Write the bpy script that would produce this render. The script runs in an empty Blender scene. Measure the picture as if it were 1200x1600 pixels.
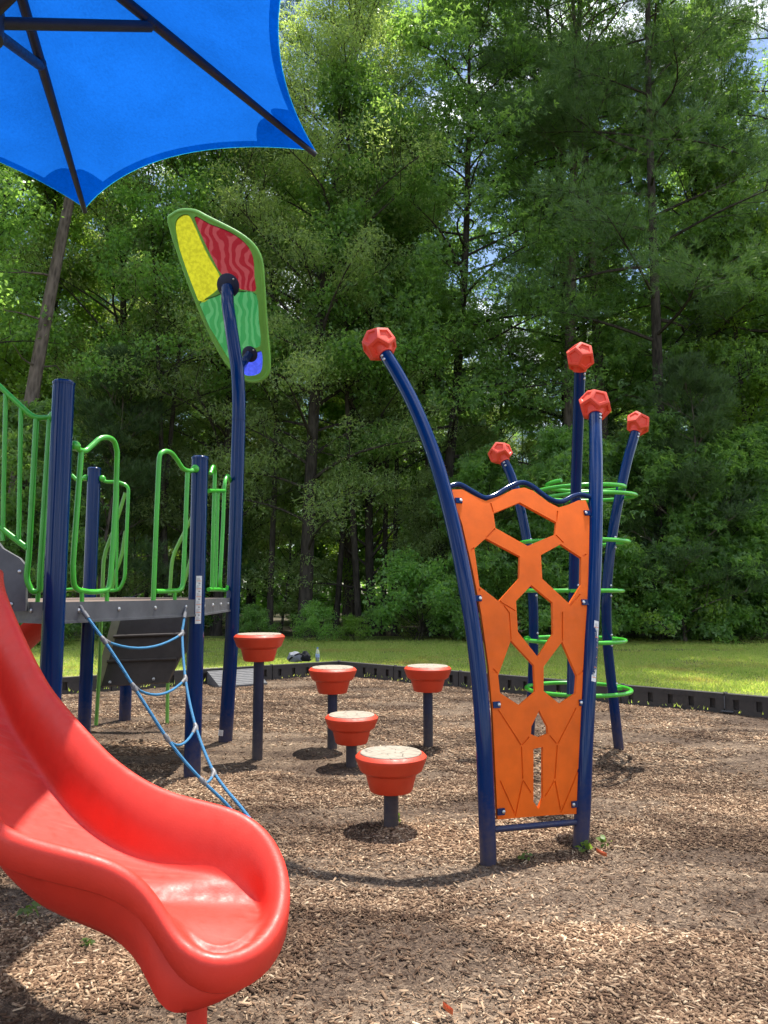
import bpy, bmesh, math, random
import numpy as np
from mathutils import Vector, Matrix, geometry
R = math.radians
C = bpy.context.scene.collection
scene = bpy.context.scene
random.seed(7)

# ------------------------------------------------------------------ camera, world, sun, exposure
F_PX, H_CAM = 1180.0, 1.4
PITCH = math.atan(122.0 / F_PX)
cam_d = bpy.data.cameras.new("camera")
cam = bpy.data.objects.new("camera", cam_d)
C.objects.link(cam)
cam_d.sensor_fit = 'VERTICAL'
cam_d.sensor_height = 24.0
cam_d.lens = 24.0 * F_PX / 1600.0
cam_d.clip_start = 0.05
cam_d.clip_end = 2000
cam.location = (0, 0, H_CAM)
cam.rotation_euler = (R(90) + PITCH, 0, 0)
scene.camera = cam

SUN = Vector((0.16, 0.32, 1.0)).normalized()          # towards the sun
SUN_EL = math.asin(SUN.z)
SUN_AZ = math.atan2(SUN.x, SUN.y)
w = bpy.data.worlds.new("World")
scene.world = w
w.use_nodes = True
nt = w.node_tree
nt.nodes.clear()
sky = nt.nodes.new('ShaderNodeTexSky')
sky.sky_type = 'NISHITA'
sky.sun_disc = False
sky.sun_elevation = SUN_EL
sky.sun_rotation = SUN_AZ
sky.air_density = 1.0
sky.dust_density = 0.6
sky.ozone_density = 2.0
tc = nt.nodes.new('ShaderNodeTexCoord')
mp = nt.nodes.new('ShaderNodeMapping')
mp.inputs['Scale'].default_value = (1, 1, 1.8)
nz = nt.nodes.new('ShaderNodeTexNoise')
nz.inputs['Scale'].default_value = 4.2
nz.inputs['Detail'].default_value = 7
nz.inputs['Roughness'].default_value = 0.58
cr = nt.nodes.new('ShaderNodeValToRGB')
cr.color_ramp.elements[0].position = 0.49
cr.color_ramp.elements[1].position = 0.60
mx = nt.nodes.new('ShaderNodeMix')
mx.data_type = 'RGBA'
mx.inputs[7].default_value = (14, 14.4, 15, 1)
bg = nt.nodes.new('ShaderNodeBackground')
bg.inputs['Strength'].default_value = 0.11
wo = nt.nodes.new('ShaderNodeOutputWorld')
L = nt.links.new
L(tc.outputs['Generated'], mp.inputs['Vector'])
L(mp.outputs['Vector'], nz.inputs['Vector'])
L(nz.outputs['Fac'], cr.inputs['Fac'])
L(cr.outputs['Color'], mx.inputs[0])
L(sky.outputs['Color'], mx.inputs[6])
L(mx.outputs[2], bg.inputs['Color'])
L(bg.outputs['Background'], wo.inputs['Surface'])

sl = bpy.data.lights.new("sun", 'SUN')
sl.energy = 5.0
sl.angle = R(0.53)
sl.color = (1.0, 0.95, 0.87)
so = bpy.data.objects.new("sun", sl)
C.objects.link(so)
so.rotation_euler = SUN.to_track_quat('Z', 'Y').to_euler()
so.location = (0, 0, 30)

vs = scene.view_settings
vs.view_transform = 'Standard'
vs.look = 'None'
vs.gamma = 1
vs.exposure = 0.85
scene.cycles.max_bounces = 10
scene.cycles.transmission_bounces = 6
scene.cycles.diffuse_bounces = 6
scene.cycles.glossy_bounces = 3
scene.cycles.caustics_reflective = False
scene.cycles.caustics_refractive = False
scene.cycles.sample_clamp_indirect = 6
scene.cycles.use_adaptive_sampling = True

# ------------------------------------------------------------------ pixel helpers (photo pixels 1200 x 1600)
CP, SP = math.cos(PITCH), math.sin(PITCH)
def ray(px, py):
    u = (px - 600) / F_PX
    v = (800 - py) / F_PX
    return Vector((u, CP - v * SP, SP + v * CP))
EYE = Vector((0, 0, H_CAM))
def az(px, py, z):
    d = ray(px, py)
    return EYE + d * ((z - H_CAM) / d.z)
def ay(px, py, Y):
    d = ray(px, py)
    return EYE + d * (Y / d.y)
def aplane(px, py, P, n):
    d = ray(px, py)
    return EYE + d * ((Vector(P) - EYE).dot(n) / d.dot(n))
def avert(px, py, A, B):
    """the point on the upright plane through A and B"""
    n = Vector((B[1] - A[1], A[0] - B[0], 0))
    return aplane(px, py, A, n)

# ------------------------------------------------------------------ mesh helpers
class MB:
    def __init__(s):
        s.v, s.f, s.m = [], [], []
        s.mi = 0
    def add(s, verts, faces, mi=None):
        o = len(s.v)
        s.v += [tuple(p) for p in verts]
        s.f += [tuple(i + o for i in f) for f in faces]
        s.m += [s.mi if mi is None else mi] * len(faces)
    def box(s, c, d, rot=None, mi=None):
        x, y, z = d[0] / 2, d[1] / 2, d[2] / 2
        vs_ = [Vector(p) for p in ((-x,-y,-z),(x,-y,-z),(x,y,-z),(-x,y,-z),(-x,-y,z),(x,-y,z),(x,y,z),(-x,y,z))]
        if rot is not None:
            vs_ = [rot @ p for p in vs_]
        vs_ = [p + Vector(c) for p in vs_]
        s.add(vs_, [(3,2,1,0),(4,5,6,7),(0,1,5,4),(1,2,6,5),(2,3,7,6),(3,0,4,7)], mi)
    def tube(s, pts, r, n=14, closed=False, cap=True, mi=None):
        pts = [Vector(p) for p in pts]
        N = len(pts)
        rr = r if hasattr(r, '__len__') else [r] * N
        tang = []
        for i in range(N):
            if closed:
                t = pts[(i + 1) % N] - pts[i - 1]
            else:
                t = pts[min(i + 1, N - 1)] - pts[max(i - 1, 0)]
            tang.append(t.normalized())
        ref = Vector((0, 0, 1)) if abs(tang[0].z) < 0.9 else Vector((0, 1, 0))
        nrm = (ref - tang[0] * ref.dot(tang[0])).normalized()
        verts, faces = [], []
        for i in range(N):
            nrm = (nrm - tang[i] * nrm.dot(tang[i])).normalized()
            b = tang[i].cross(nrm)
            for k in range(n):
                a = 2 * math.pi * k / n
                verts.append(pts[i] + (nrm * math.cos(a) + b * math.sin(a)) * rr[i])
        for i in range(N if closed else N - 1):
            j = (i + 1) % N
            for k in range(n):
                l = (k + 1) % n
                faces.append((i * n + k, i * n + l, j * n + l, j * n + k))
        if cap and not closed:
            faces.append(tuple(range(n - 1, -1, -1)))
            faces.append(tuple((N - 1) * n + k for k in range(n)))
        s.add(verts, faces, mi)
    def lathe(s, prof, n=40, c=(0, 0, 0), mi=None, rot=None):
        verts, faces = [], []
        for (r_, z) in prof:
            for k in range(n):
                a = 2 * math.pi * k / n
                p = Vector((r_ * math.cos(a), r_ * math.sin(a), z))
                if rot is not None:
                    p = rot @ p
                verts.append(p + Vector(c))
        for i in range(len(prof) - 1):
            for k in range(n):
                l = (k + 1) % n
                faces.append((i * n + k, i * n + l, (i + 1) * n + l, (i + 1) * n + k))
        faces.append(tuple(range(n - 1, -1, -1)))
        faces.append(tuple((len(prof) - 1) * n + k for k in range(n)))
        s.add(verts, faces, mi)
    def build(s, name, mats, parent=None, smooth=True, angle=40, merge=False):
        off = world_loc(parent)
        me = bpy.data.meshes.new(name)
        me.from_pydata([(p[0] - off.x, p[1] - off.y, p[2] - off.z) for p in s.v], [], s.f)
        if not isinstance(mats, (list, tuple)):
            mats = [mats]
        for m_ in mats:
            me.materials.append(m_)
        if len(mats) > 1:
            me.polygons.foreach_set('material_index', s.m)
        if merge:
            bm = bmesh.new()
            bm.from_mesh(me)
            bmesh.ops.remove_doubles(bm, verts=bm.verts, dist=0.0005)
            bmesh.ops.recalc_face_normals(bm, faces=bm.faces)
            bm.to_mesh(me)
            bm.free()
        if smooth:
            me.polygons.foreach_set('use_smooth', [True] * len(me.polygons))
            me.set_sharp_from_angle(angle=R(angle))
        me.update()
        o = bpy.data.objects.new(name, me)
        C.objects.link(o)
        if parent is not None:
            o.parent = parent
        return o

def world_loc(o):
    p = Vector((0, 0, 0))
    while o is not None:
        p += o.location
        o = o.parent
    return p

def tag(o, label=None, cat=None, group=None, kind=None):
    if label: o['label'] = label
    if cat: o['category'] = cat
    if group: o['group'] = group
    if kind: o['kind'] = kind
    return o

def thing(name, label, cat, loc=(0, 0, 0), group=None):
    o = bpy.data.objects.new(name, None)
    o.empty_display_size = 0.2
    C.objects.link(o)
    o.location = loc
    return tag(o, label, cat, group)

def copy_tree(o, parent=None):
    c = o.copy()
    C.objects.link(c)
    c.parent = parent
    for ch in list(o.children):
        copy_tree(ch, c)
    return c

def smooth_path(P, n=6, closed=False):
    """Catmull-Rom through the points"""
    P = [Vector(p) for p in P]
    N = len(P)
    out = []
    for i in range(N if closed else N - 1):
        if closed:
            a, b, c, d = P[i - 1], P[i], P[(i + 1) % N], P[(i + 2) % N]
        else:
            a, b, c, d = P[max(i - 1, 0)], P[i], P[i + 1], P[min(i + 2, N - 1)]
        for k in range(n):
            t = k / n
            out.append(0.5 * ((2 * b) + (c - a) * t + (2 * a - 5 * b + 4 * c - d) * t * t + (3 * b - a - 3 * c + d) * t ** 3))
    if not closed:
        out.append(P[-1])
    return out

def fillet(P, r=0.05, n=5):
    """polyline with rounded corners"""
    P = [Vector(p) for p in P]
    out = [P[0]]
    for i in range(1, len(P) - 1):
        a, b, c = P[i - 1], P[i], P[i + 1]
        d1, d2 = (a - b), (c - b)
        q = min(r, d1.length * 0.48, d2.length * 0.48)
        s, e = b + d1.normalized() * q, b + d2.normalized() * q
        for k in range(n + 1):
            t = k / n
            out.append(s * (1 - t) ** 2 + b * 2 * t * (1 - t) + e * t * t)
    out.append(P[-1])
    return out

# ------------------------------------------------------------------ materials
def mat(name):
    m = bpy.data.materials.new(name)
    m.use_nodes = True
    return m, m.node_tree, m.node_tree.nodes['Principled BSDF']

def node(nt_, t, **kw):
    n = nt_.nodes.new(t)
    for k, v in kw.items():
        setattr(n, k, v)
    return n

def ramp(nt_, stops):
    n = nt_.nodes.new('ShaderNodeValToRGB')
    e = n.color_ramp.elements
    while len(e) < len(stops):
        e.new(0.5)
    for el, (p, c) in zip(e, stops):
        el.position = p
        el.color = (c[0], c[1], c[2], 1)
    return n

def noise(nt_, scale, detail=4, rough=0.55, vec=None, dist=0.0):
    n = nt_.nodes.new('ShaderNodeTexNoise')
    n.inputs['Scale'].default_value = scale
    n.inputs['Detail'].default_value = detail
    n.inputs['Roughness'].default_value = rough
    n.inputs['Distortion'].default_value = dist
    if vec is not None:
        nt_.links.new(vec, n.inputs['Vector'])
    return n

def painted(name, col, rough=0.3, var=0.12, bump=0.0, bscale=60, spec=0.5, coat=0.0, dirt=None):
    m, t, b = mat(name)
    tcn = node(t, 'ShaderNodeTexCoord')
    n = noise(t, 7.0, 6, 0.6, tcn.outputs['Object'])
    lo = [c * (1 - var) for c in col]
    hi = [min(1, c * (1 + var)) for c in col]
    r_ = ramp(t, [(0.3, lo), (0.7, hi)])
    t.links.new(n.outputs['Fac'], r_.inputs['Fac'])
    src = r_.outputs['Color']
    if dirt is not None:                         # splashed soil above the ground
        geo = node(t, 'ShaderNodeNewGeometry')
        sx = node(t, 'ShaderNodeSeparateXYZ')
        t.links.new(geo.outputs['Position'], sx.inputs['Vector'])
        n2 = noise(t, 22, 6, 0.65, tcn.outputs['Object'])
        ma = node(t, 'ShaderNodeMath', operation='MULTIPLY_ADD')
        ma.inputs[1].default_value = 0.55
        t.links.new(n2.outputs['Fac'], ma.inputs[0])
        t.links.new(sx.outputs['Z'], ma.inputs[2])
        rr = ramp(t, [(0.25, (1, 1, 1)), (0.62, (0, 0, 0))])
        t.links.new(ma.outputs[0], rr.inputs['Fac'])
        sc = node(t, 'ShaderNodeMath', operation='MULTIPLY')
        sc.inputs[1].default_value = 0.6
        t.links.new(rr.outputs['Color'], sc.inputs[0])
        mxn = node(t, 'ShaderNodeMix', data_type='RGBA')
        t.links.new(sc.outputs[0], mxn.inputs[0])
        t.links.new(src, mxn.inputs[6])
        mxn.inputs[7].default_value = (*dirt, 1)
        src = mxn.outputs[2]
    t.links.new(src, b.inputs['Base Color'])
    n3 = noise(t, 25, 5, 0.6, tcn.outputs['Object'])
    rr2 = ramp(t, [(0.3, [rough * 0.8] * 3), (0.75, [min(1, rough * 1.35)] * 3)])
    t.links.new(n3.outputs['Fac'], rr2.inputs['Fac'])
    t.links.new(rr2.outputs['Color'], b.inputs['Roughness'])
    b.inputs['Specular IOR Level'].default_value = spec
    b.inputs['Coat Weight'].default_value = coat
    b.inputs['Coat Roughness'].default_value = 0.12
    if bump:
        nb = noise(t, bscale, 4, 0.6, tcn.outputs['Object'])
        bp = node(t, 'ShaderNodeBump')
        bp.inputs['Strength'].default_value = bump
        bp.inputs['Distance'].default_value = 0.002
        t.links.new(nb.outputs['Fac'], bp.inputs['Height'])
        t.links.new(bp.outputs['Normal'], b.inputs['Normal'])
    return m

SOIL = (0.10, 0.075, 0.055)
M = {}
M['navy'] = painted('navy_paint', (0.0008, 0.020, 0.098), 0.12, 0.06, 0.04, 90, 0.26, 0.0, dirt=SOIL)
M['navy_old'] = painted('weathered_navy_paint', (0.010, 0.014, 0.042), 0.5, 0.25, 0.25, 80, 0.4, 0.0, dirt=SOIL)
def scuff(m, dust):
    t = m.node_tree
    b = t.nodes['Principled BSDF']
    src = b.inputs['Base Color'].links[0].from_socket
    tcn = node(t, 'ShaderNodeTexCoord')
    mpn = node(t, 'ShaderNodeMapping')
    mpn.inputs['Rotation'].default_value = (0, 0, 0.55)
    mpn.inputs['Scale'].default_value = (1.2, 14, 2)
    t.links.new(tcn.outputs['Object'], mpn.inputs['Vector'])
    n = noise(t, 4, 8, 0.7, mpn.outputs[0])
    n2 = noise(t, 3.2, 4, 0.6, tcn.outputs['Object'])
    geo = node(t, 'ShaderNodeNewGeometry')
    sx = node(t, 'ShaderNodeSeparateXYZ')
    t.links.new(geo.outputs['Normal'], sx.inputs['Vector'])
    r1 = ramp(t, [(0.5, (0, 0, 0)), (0.72, (1, 1, 1))])
    r2 = ramp(t, [(0.4, (0, 0, 0)), (0.7, (1, 1, 1))])
    r3 = ramp(t, [(0.75, (0, 0, 0)), (0.97, (1, 1, 1))])
    t.links.new(n.outputs['Fac'], r1.inputs['Fac'])
    t.links.new(n2.outputs['Fac'], r2.inputs['Fac'])
    t.links.new(sx.outputs['Z'], r3.inputs['Fac'])
    m1 = node(t, 'ShaderNodeMath', operation='MULTIPLY'); t.links.new(r1.outputs['Color'], m1.inputs[0]); t.links.new(r2.outputs['Color'], m1.inputs[1])
    m2 = node(t, 'ShaderNodeMath', operation='MULTIPLY'); t.links.new(m1.outputs[0], m2.inputs[0]); t.links.new(r3.outputs['Color'], m2.inputs[1])
    m3 = node(t, 'ShaderNodeMath', operation='MULTIPLY'); t.links.new(m2.outputs[0], m3.inputs[0]); m3.inputs[1].default_value = 0.5
    mxn = node(t, 'ShaderNodeMix', data_type='RGBA')
    t.links.new(m3.outputs[0], mxn.inputs[0])
    t.links.new(src, mxn.inputs[6])
    mxn.inputs[7].default_value = (*dust, 1)
    t.links.new(mxn.outputs[2], b.inputs['Base Color'])
M['green'] = painted('green_paint', (0.05, 0.40, 0.024), 0.32, 0.12, 0.12, 90, 0.5, 0.2)
M['green_dark'] = painted('green_frame_plastic', (0.16, 0.42, 0.065), 0.35, 0.12, 0.1, 80, 0.5)
M['coral'] = painted('coral_plastic', (0.62, 0.034, 0.019), 0.5, 0.07, 0.25, 160, 0.42)
scuff(M['coral'], (0.62, 0.30, 0.24))
M['ball'] = painted('coral_ball_plastic', (0.76, 0.062, 0.028), 0.5, 0.05, 0.2, 160, 0.45)
M['pod'] = painted('orange_red_plastic', (0.56, 0.043, 0.012), 0.5, 0.08, 0.35, 140, 0.5)
M['orange'] = painted('orange_sheet_plastic', (0.72, 0.118, 0.005), 0.5, 0.12, 0.25, 220, 0.22)
M['grey_plate'] = painted('grey_coated_steel', (0.11, 0.11, 0.12), 0.5, 0.2, 0.4, 120, 0.4)
M['brown_panel'] = painted('brown_climbing_panel', (0.050, 0.040, 0.036), 0.55, 0.2, 0.4, 90, 0.4)
M['tan_edge'] = painted('tan_panel_edge', (0.20, 0.18, 0.12), 0.6, 0.15, 0.2, 90, 0.4)
M['deck'] = painted('brown_coated_deck', (0.16, 0.11, 0.085), 0.6, 0.2, 0.5, 160, 0.4)
M['steel'] = painted('zinc_steel', (0.55, 0.55, 0.56), 0.35, 0.15, 0.1, 90)
M['steel'].node_tree.nodes['Principled BSDF'].inputs['Metallic'].default_value = 0.9
M['alu'] = painted('grey_cast_alloy', (0.15, 0.15, 0.16), 0.5, 0.2, 0.2, 90)
M['black'] = painted('black_recycled_plastic', (0.022, 0.021, 0.023), 0.55, 0.3, 0.4, 60, 0.4, dirt=(0.07, 0.055, 0.045))
M['ramp'] = painted('grey_ramp_plastic', (0.085, 0.085, 0.092), 0.6, 0.2, 0.4, 60, 0.4)
M['concrete'] = painted('pale_concrete', (0.34, 0.31, 0.27), 0.9, 0.2, 0.5, 30, 0.2)
M['label'] = painted('white_sticker', (0.72, 0.72, 0.70), 0.45, 0.05)
M['ink'] = painted('grey_sticker_print', (0.30, 0.30, 0.30), 0.5, 0.1)
M['ink_orange'] = painted('orange_sticker_print', (0.75, 0.22, 0.06), 0.5, 0.1)
M['dark_rib'] = painted('dark_bronze_tube', (0.030, 0.038, 0.055), 0.45, 0.2, 0.2, 80, 0.4)
M['bag'] = painted('grey_bag_cloth', (0.19, 0.20, 0.23), 0.9, 0.25, 0.6, 60, 0.2)
M['bag_black'] = painted('black_bag_cloth', (0.015, 0.015, 0.018), 0.85, 0.25, 0.6, 60, 0.2)

def rope_mat():
    m, t, b = mat('blue_rope')
    tcn = node(t, 'ShaderNodeTexCoord')
    wv = node(t, 'ShaderNodeTexWave', wave_type='BANDS', bands_direction='DIAGONAL')
    wv.inputs['Scale'].default_value = 55
    wv.inputs['Distortion'].default_value = 1.0
    t.links.new(tcn.outputs['Object'], wv.inputs['Vector'])
    r_ = ramp(t, [(0.2, (0.02, 0.10, 0.22)), (0.7, (0.045, 0.25, 0.48))])
    t.links.new(wv.outputs['Fac'], r_.inputs['Fac'])
    t.links.new(r_.outputs['Color'], b.inputs['Base Color'])
    b.inputs['Roughness'].default_value = 0.75
    bp = node(t, 'ShaderNodeBump')
    bp.inputs['Strength'].default_value = 0.6
    bp.inputs['Distance'].default_value = 0.003
    t.links.new(wv.outputs['Fac'], bp.inputs['Height'])
    t.links.new(bp.outputs['Normal'], b.inputs['Normal'])
    return m
M['rope'] = rope_mat()

def top_disc_mat():
    m, t, b = mat('cream_textured_disc')
    tcn = node(t, 'ShaderNodeTexCoord')
    vo = node(t, 'ShaderNodeTexVoronoi', feature='DISTANCE_TO_EDGE')
    vo.inputs['Scale'].default_value = 9.0
    t.links.new(tcn.outputs['Object'], vo.inputs['Vector'])
    nn = noise(t, 30, 3, 0.6, tcn.outputs['Object'])
    r0 = ramp(t, [(0.3, (0.25, 0.215, 0.165)), (0.7, (0.35, 0.30, 0.235))])
    t.links.new(nn.outputs['Fac'], r0.inputs['Fac'])
    r_ = ramp(t, [(0.012, (1, 1, 1)), (0.035, (0, 0, 0))])
    t.links.new(vo.outputs['Distance'], r_.inputs['Fac'])
    n2 = noise(t, 9, 2, 0.5, tcn.outputs['Object'])
    r2 = ramp(t, [(0.42, (0, 0, 0)), (0.5, (1, 1, 1))])
    t.links.new(n2.outputs['Fac'], r2.inputs['Fac'])
    mu = node(t, 'ShaderNodeMath', operation='MULTIPLY')
    t.links.new(r_.outputs['Color'], mu.inputs[0])
    t.links.new(r2.outputs['Color'], mu.inputs[1])
    mxn = node(t, 'ShaderNodeMix', data_type='RGBA')
    t.links.new(mu.outputs[0], mxn.inputs[0])
    t.links.new(r0.outputs['Color'], mxn.inputs[6])
    mxn.inputs[7].default_value = (0.13, 0.11, 0.085, 1)
    t.links.new(mxn.outputs[2], b.inputs['Base Color'])
    b.inputs['Roughness'].default_value = 0.75
    bp = node(t, 'ShaderNodeBump', invert=True)
    bp.inputs['Strength'].default_value = 0.5
    bp.inputs['Distance'].default_value = 0.003
    t.links.new(mu.outputs[0], bp.inputs['Height'])
    t.links.new(bp.outputs['Normal'], b.inputs['Normal'])
    return m
M['disc'] = top_disc_mat()

def cloth_mat(name, dif, trn, w_):
    m, t, b = mat(name)
    out = t.nodes['Material Output']
    t.nodes.remove(b)
    tcn = node(t, 'ShaderNodeTexCoord')
    n = noise(t, 55, 4, 0.8, tcn.outputs['Object'])
    n2 = noise(t, 1.6, 4, 0.6, tcn.outputs['Object'])
    ad = node(t, 'ShaderNodeMath', operation='MULTIPLY_ADD')
    ad.inputs[1].default_value = 0.75
    n2b = node(t, 'ShaderNodeMath', operation='MULTIPLY')
    n2b.inputs[1].default_value = 0.7
    t.links.new(n2.outputs['Fac'], n2b.inputs[0])
    t.links.new(n.outputs['Fac'], ad.inputs[0])
    t.links.new(n2b.outputs[0], ad.inputs[2])
    def vr(c, a, b_):
        r_ = ramp(t, [(0.45, [x * a for x in c]), (1.0, [min(1, x * b_) for x in c])])
        t.links.new(ad.outputs[0], r_.inputs['Fac'])
        return r_
    d = node(t, 'ShaderNodeBsdfDiffuse')
    tr = node(t, 'ShaderNodeBsdfTranslucent')
    t.links.new(vr(dif, .85, 1.15).outputs['Color'], d.inputs['Color'])
    t.links.new(vr(trn, .72, 1.28).outputs['Color'], tr.inputs['Color'])
    ms = node(t, 'ShaderNodeMixShader')
    ms.inputs[0].default_value = w_
    t.links.new(d.outputs[0], ms.inputs[1])
    t.links.new(tr.outputs[0], ms.inputs[2])
    t.links.new(ms.outputs[0], out.inputs['Surface'])
    return m
M['shade'] = cloth_mat('blue_shade_cloth', (0.004, 0.048, 0.21), (0.004, 0.072, 0.34), 0.72)
M['hem'] = cloth_mat('blue_hem_cloth', (0.005, 0.055, 0.25), (0.03, 0.55, 0.78), 0.78)

def pane_mat(name, col, swirl):
    """coloured embossed acrylic: lets light through and carries a shiny skin"""
    m, t, b = mat(name)
    out = t.nodes['Material Output']
    tcn = node(t, 'ShaderNodeTexCoord')
    n = noise(t, 2.6 if swirl else 30, 2, 0.5, tcn.outputs['Object'], 5.0 if swirl else 0.3)
    if swirl:
        n = node(t, 'ShaderNodeTexWave')
        n.inputs['Scale'].default_value = 3.2
        n.inputs['Distortion'].default_value = 15.0
        n.inputs['Detail'].default_value = 2.5
        n.inputs['Detail Scale'].default_value = 0.9
        t.links.new(tcn.outputs['Object'], n.inputs['Vector'])
        r_ = ramp(t, [(0.44, [c * 0.85 for c in col]), (0.5, [min(1, c * 0.9 + 0.02) for c in col]), (0.55, [c * 0.88 for c in col]), (0.62, [min(1, c + 0.035) for c in col])])
    else:
        r_ = ramp(t, [(0.35, [c * 0.8 for c in col]), (0.65, [min(1, c * 1.12) for c in col])])
    t.links.new(n.outputs['Fac'], r_.inputs['Fac'])
    tr = node(t, 'ShaderNodeBsdfTranslucent')
    t.links.new(r_.outputs['Color'], tr.inputs['Color'])
    tp = node(t, 'ShaderNodeBsdfTransparent')
    tp.inputs['Color'].default_value = (*[min(1, c * 1.1 + 0.02) for c in col], 1)
    ms = node(t, 'ShaderNodeMixShader')
    ms.inputs[0].default_value = 0.5
    t.links.new(tr.outputs[0], ms.inputs[1])
    t.links.new(tp.outputs[0], ms.inputs[2])
    gl = node(t, 'ShaderNodeBsdfGlossy')
    gl.inputs['Roughness'].default_value = 0.08
    gl.inputs['Color'].default_value = (0.9, 0.9, 0.9, 1)
    bp = node(t, 'ShaderNodeBump')
    bp.inputs['Strength'].default_value = 0.35
    bp.inputs['Distance'].default_value = 0.01
    t.links.new(n.outputs['Fac'], bp.inputs['Height'])
    t.links.new(bp.outputs['Normal'], gl.inputs['Normal'])
    fr = node(t, 'ShaderNodeFresnel')
    fr.inputs['IOR'].default_value = 1.5
    m2 = node(t, 'ShaderNodeMixShader')
    t.links.new(fr.outputs[0], m2.inputs[0])
    t.links.new(ms.outputs[0], m2.inputs[1])
    t.links.new(gl.outputs[0], m2.inputs[2])
    t.links.new(m2.outputs[0], out.inputs['Surface'])
    t.nodes.remove(b)
    return m
M['yellow'] = pane_mat('yellow_acrylic', (0.50, 0.50, 0.02), False)
M['red_pane'] = pane_mat('red_acrylic', (0.26, 0.008, 0.022), True)
M['green_pane'] = pane_mat('green_acrylic', (0.035, 0.26, 0.08), True)
M['blue_pane'] = pane_mat('blue_acrylic', (0.06, 0.10, 0.80), False)

def leaf_mat(name, cols, trans, w_=0.45, rough=0.42, spec=0.5):
    m, t, b = mat(name)
    out = t.nodes['Material Output']
    geo = node(t, 'ShaderNodeNewGeometry')
    oi = node(t, 'ShaderNodeObjectInfo')
    r_ = ramp(t, [(i / (len(cols) - 1), c) for i, c in enumerate(cols)])
    t.links.new(geo.outputs['Random Per Island'], r_.inputs['Fac'])
    hs = node(t, 'ShaderNodeHueSaturation')
    mr = node(t, 'ShaderNodeMapRange')
    mr.inputs['To Min'].default_value = 0.8
    mr.inputs['To Max'].default_value = 1.2
    t.links.new(oi.outputs['Random'], mr.inputs['Value'])
    t.links.new(mr.outputs[0], hs.inputs['Value'])
    t.links.new(r_.outputs['Color'], hs.inputs['Color'])
    t.links.new(hs.outputs['Color'], b.inputs['Base Color'])
    b.inputs['Roughness'].default_value = rough
    b.inputs['Specular IOR Level'].default_value = spec
    tr = node(t, 'ShaderNodeBsdfTranslucent')
    mu = node(t, 'ShaderNodeMix', data_type='RGBA', blend_type='MULTIPLY')
    mu.inputs[0].default_value = 1
    t.links.new(hs.outputs['Color'], mu.inputs[6])
    mu.inputs[7].default_value = (*trans, 1)
    t.links.new(mu.outputs[2], tr.inputs['Color'])
    ms = node(t, 'ShaderNodeMixShader')
    ms.inputs[0].default_value = w_
    t.links.new(b.outputs[0], ms.inputs[1])
    t.links.new(tr.outputs[0], ms.inputs[2])
    t.links.new(ms.outputs[0], out.inputs['Surface'])
    return m
M['leaf_oak'] = leaf_mat('fine_oak_leaves', [(0.130, 0.190, 0.085), (0.170, 0.240, 0.105), (0.225, 0.285, 0.145)], (3.3, 3.1, 1.4), 0.52, 0.38, 0.4)
M['leaf_gum'] = leaf_mat('gum_leaves', [(0.090, 0.165, 0.060), (0.120, 0.215, 0.075), (0.160, 0.255, 0.095)], (3.5, 3.4, 1.4), 0.52, 0.38, 0.4)
M['leaf_light'] = leaf_mat('bright_young_leaves', [(0.095, 0.160, 0.034), (0.120, 0.200, 0.040), (0.150, 0.220, 0.050)], (3.2, 3.2, 1.3), 0.48, 0.42)
M['needle'] = leaf_mat('pine_needles', [(0.055, 0.110, 0.038), (0.080, 0.145, 0.050), (0.110, 0.170, 0.062)], (2.2, 2.4, 1.1), 0.35, 0.5)
M['grass'] = leaf_mat('lawn_blades', [(0.220, 0.310, 0.065), (0.290, 0.370, 0.085), (0.400, 0.390, 0.150)], (2.2, 2.2, 1.3), 0.45, 0.5, 0.3)
M['weed'] = leaf_mat('weed_leaves', [(0.075, 0.13, 0.03), (0.12, 0.18, 0.04)], (2.5, 2.5, 1.0), 0.4)

def bark_mat(name, lo, hi, sc=7):
    m, t, b = mat(name)
    tcn = node(t, 'ShaderNodeTexCoord')
    mpn = node(t, 'ShaderNodeMapping')
    mpn.inputs['Scale'].default_value = (1, 1, 0.28)
    t.links.new(tcn.outputs['Object'], mpn.inputs['Vector'])
    vo = node(t, 'ShaderNodeTexVoronoi')
    vo.inputs['Scale'].default_value = sc * 2
    t.links.new(mpn.outputs[0], vo.inputs['Vector'])
    n = noise(t, sc, 6, 0.65, mpn.outputs[0])
    ad = node(t, 'ShaderNodeMath', operation='MULTIPLY_ADD')
    ad.inputs[1].default_value = 0.5
    t.links.new(vo.outputs['Distance'], ad.inputs[0])
    t.links.new(n.outputs['Fac'], ad.inputs[2])
    r_ = ramp(t, [(0.42, lo), (0.9, hi)])
    t.links.new(ad.outputs[0], r_.inputs['Fac'])
    t.links.new(r_.outputs['Color'], b.inputs['Base Color'])
    b.inputs['Roughness'].default_value = 0.9
    b.inputs['Specular IOR Level'].default_value = 0.2
    bp = node(t, 'ShaderNodeBump')
    bp.inputs['Strength'].default_value = 0.9
    bp.inputs['Distance'].default_value = 0.03
    t.links.new(ad.outputs[0], bp.inputs['Height'])
    t.links.new(bp.outputs['Normal'], b.inputs['Normal'])
    return m
M['bark'] = bark_mat('grey_brown_bark', (0.016, 0.013, 0.011), (0.060, 0.050, 0.042))
M['bark_pine'] = bark_mat('scaly_pine_bark', (0.042, 0.033, 0.028), (0.17, 0.135, 0.115), 6)

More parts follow.
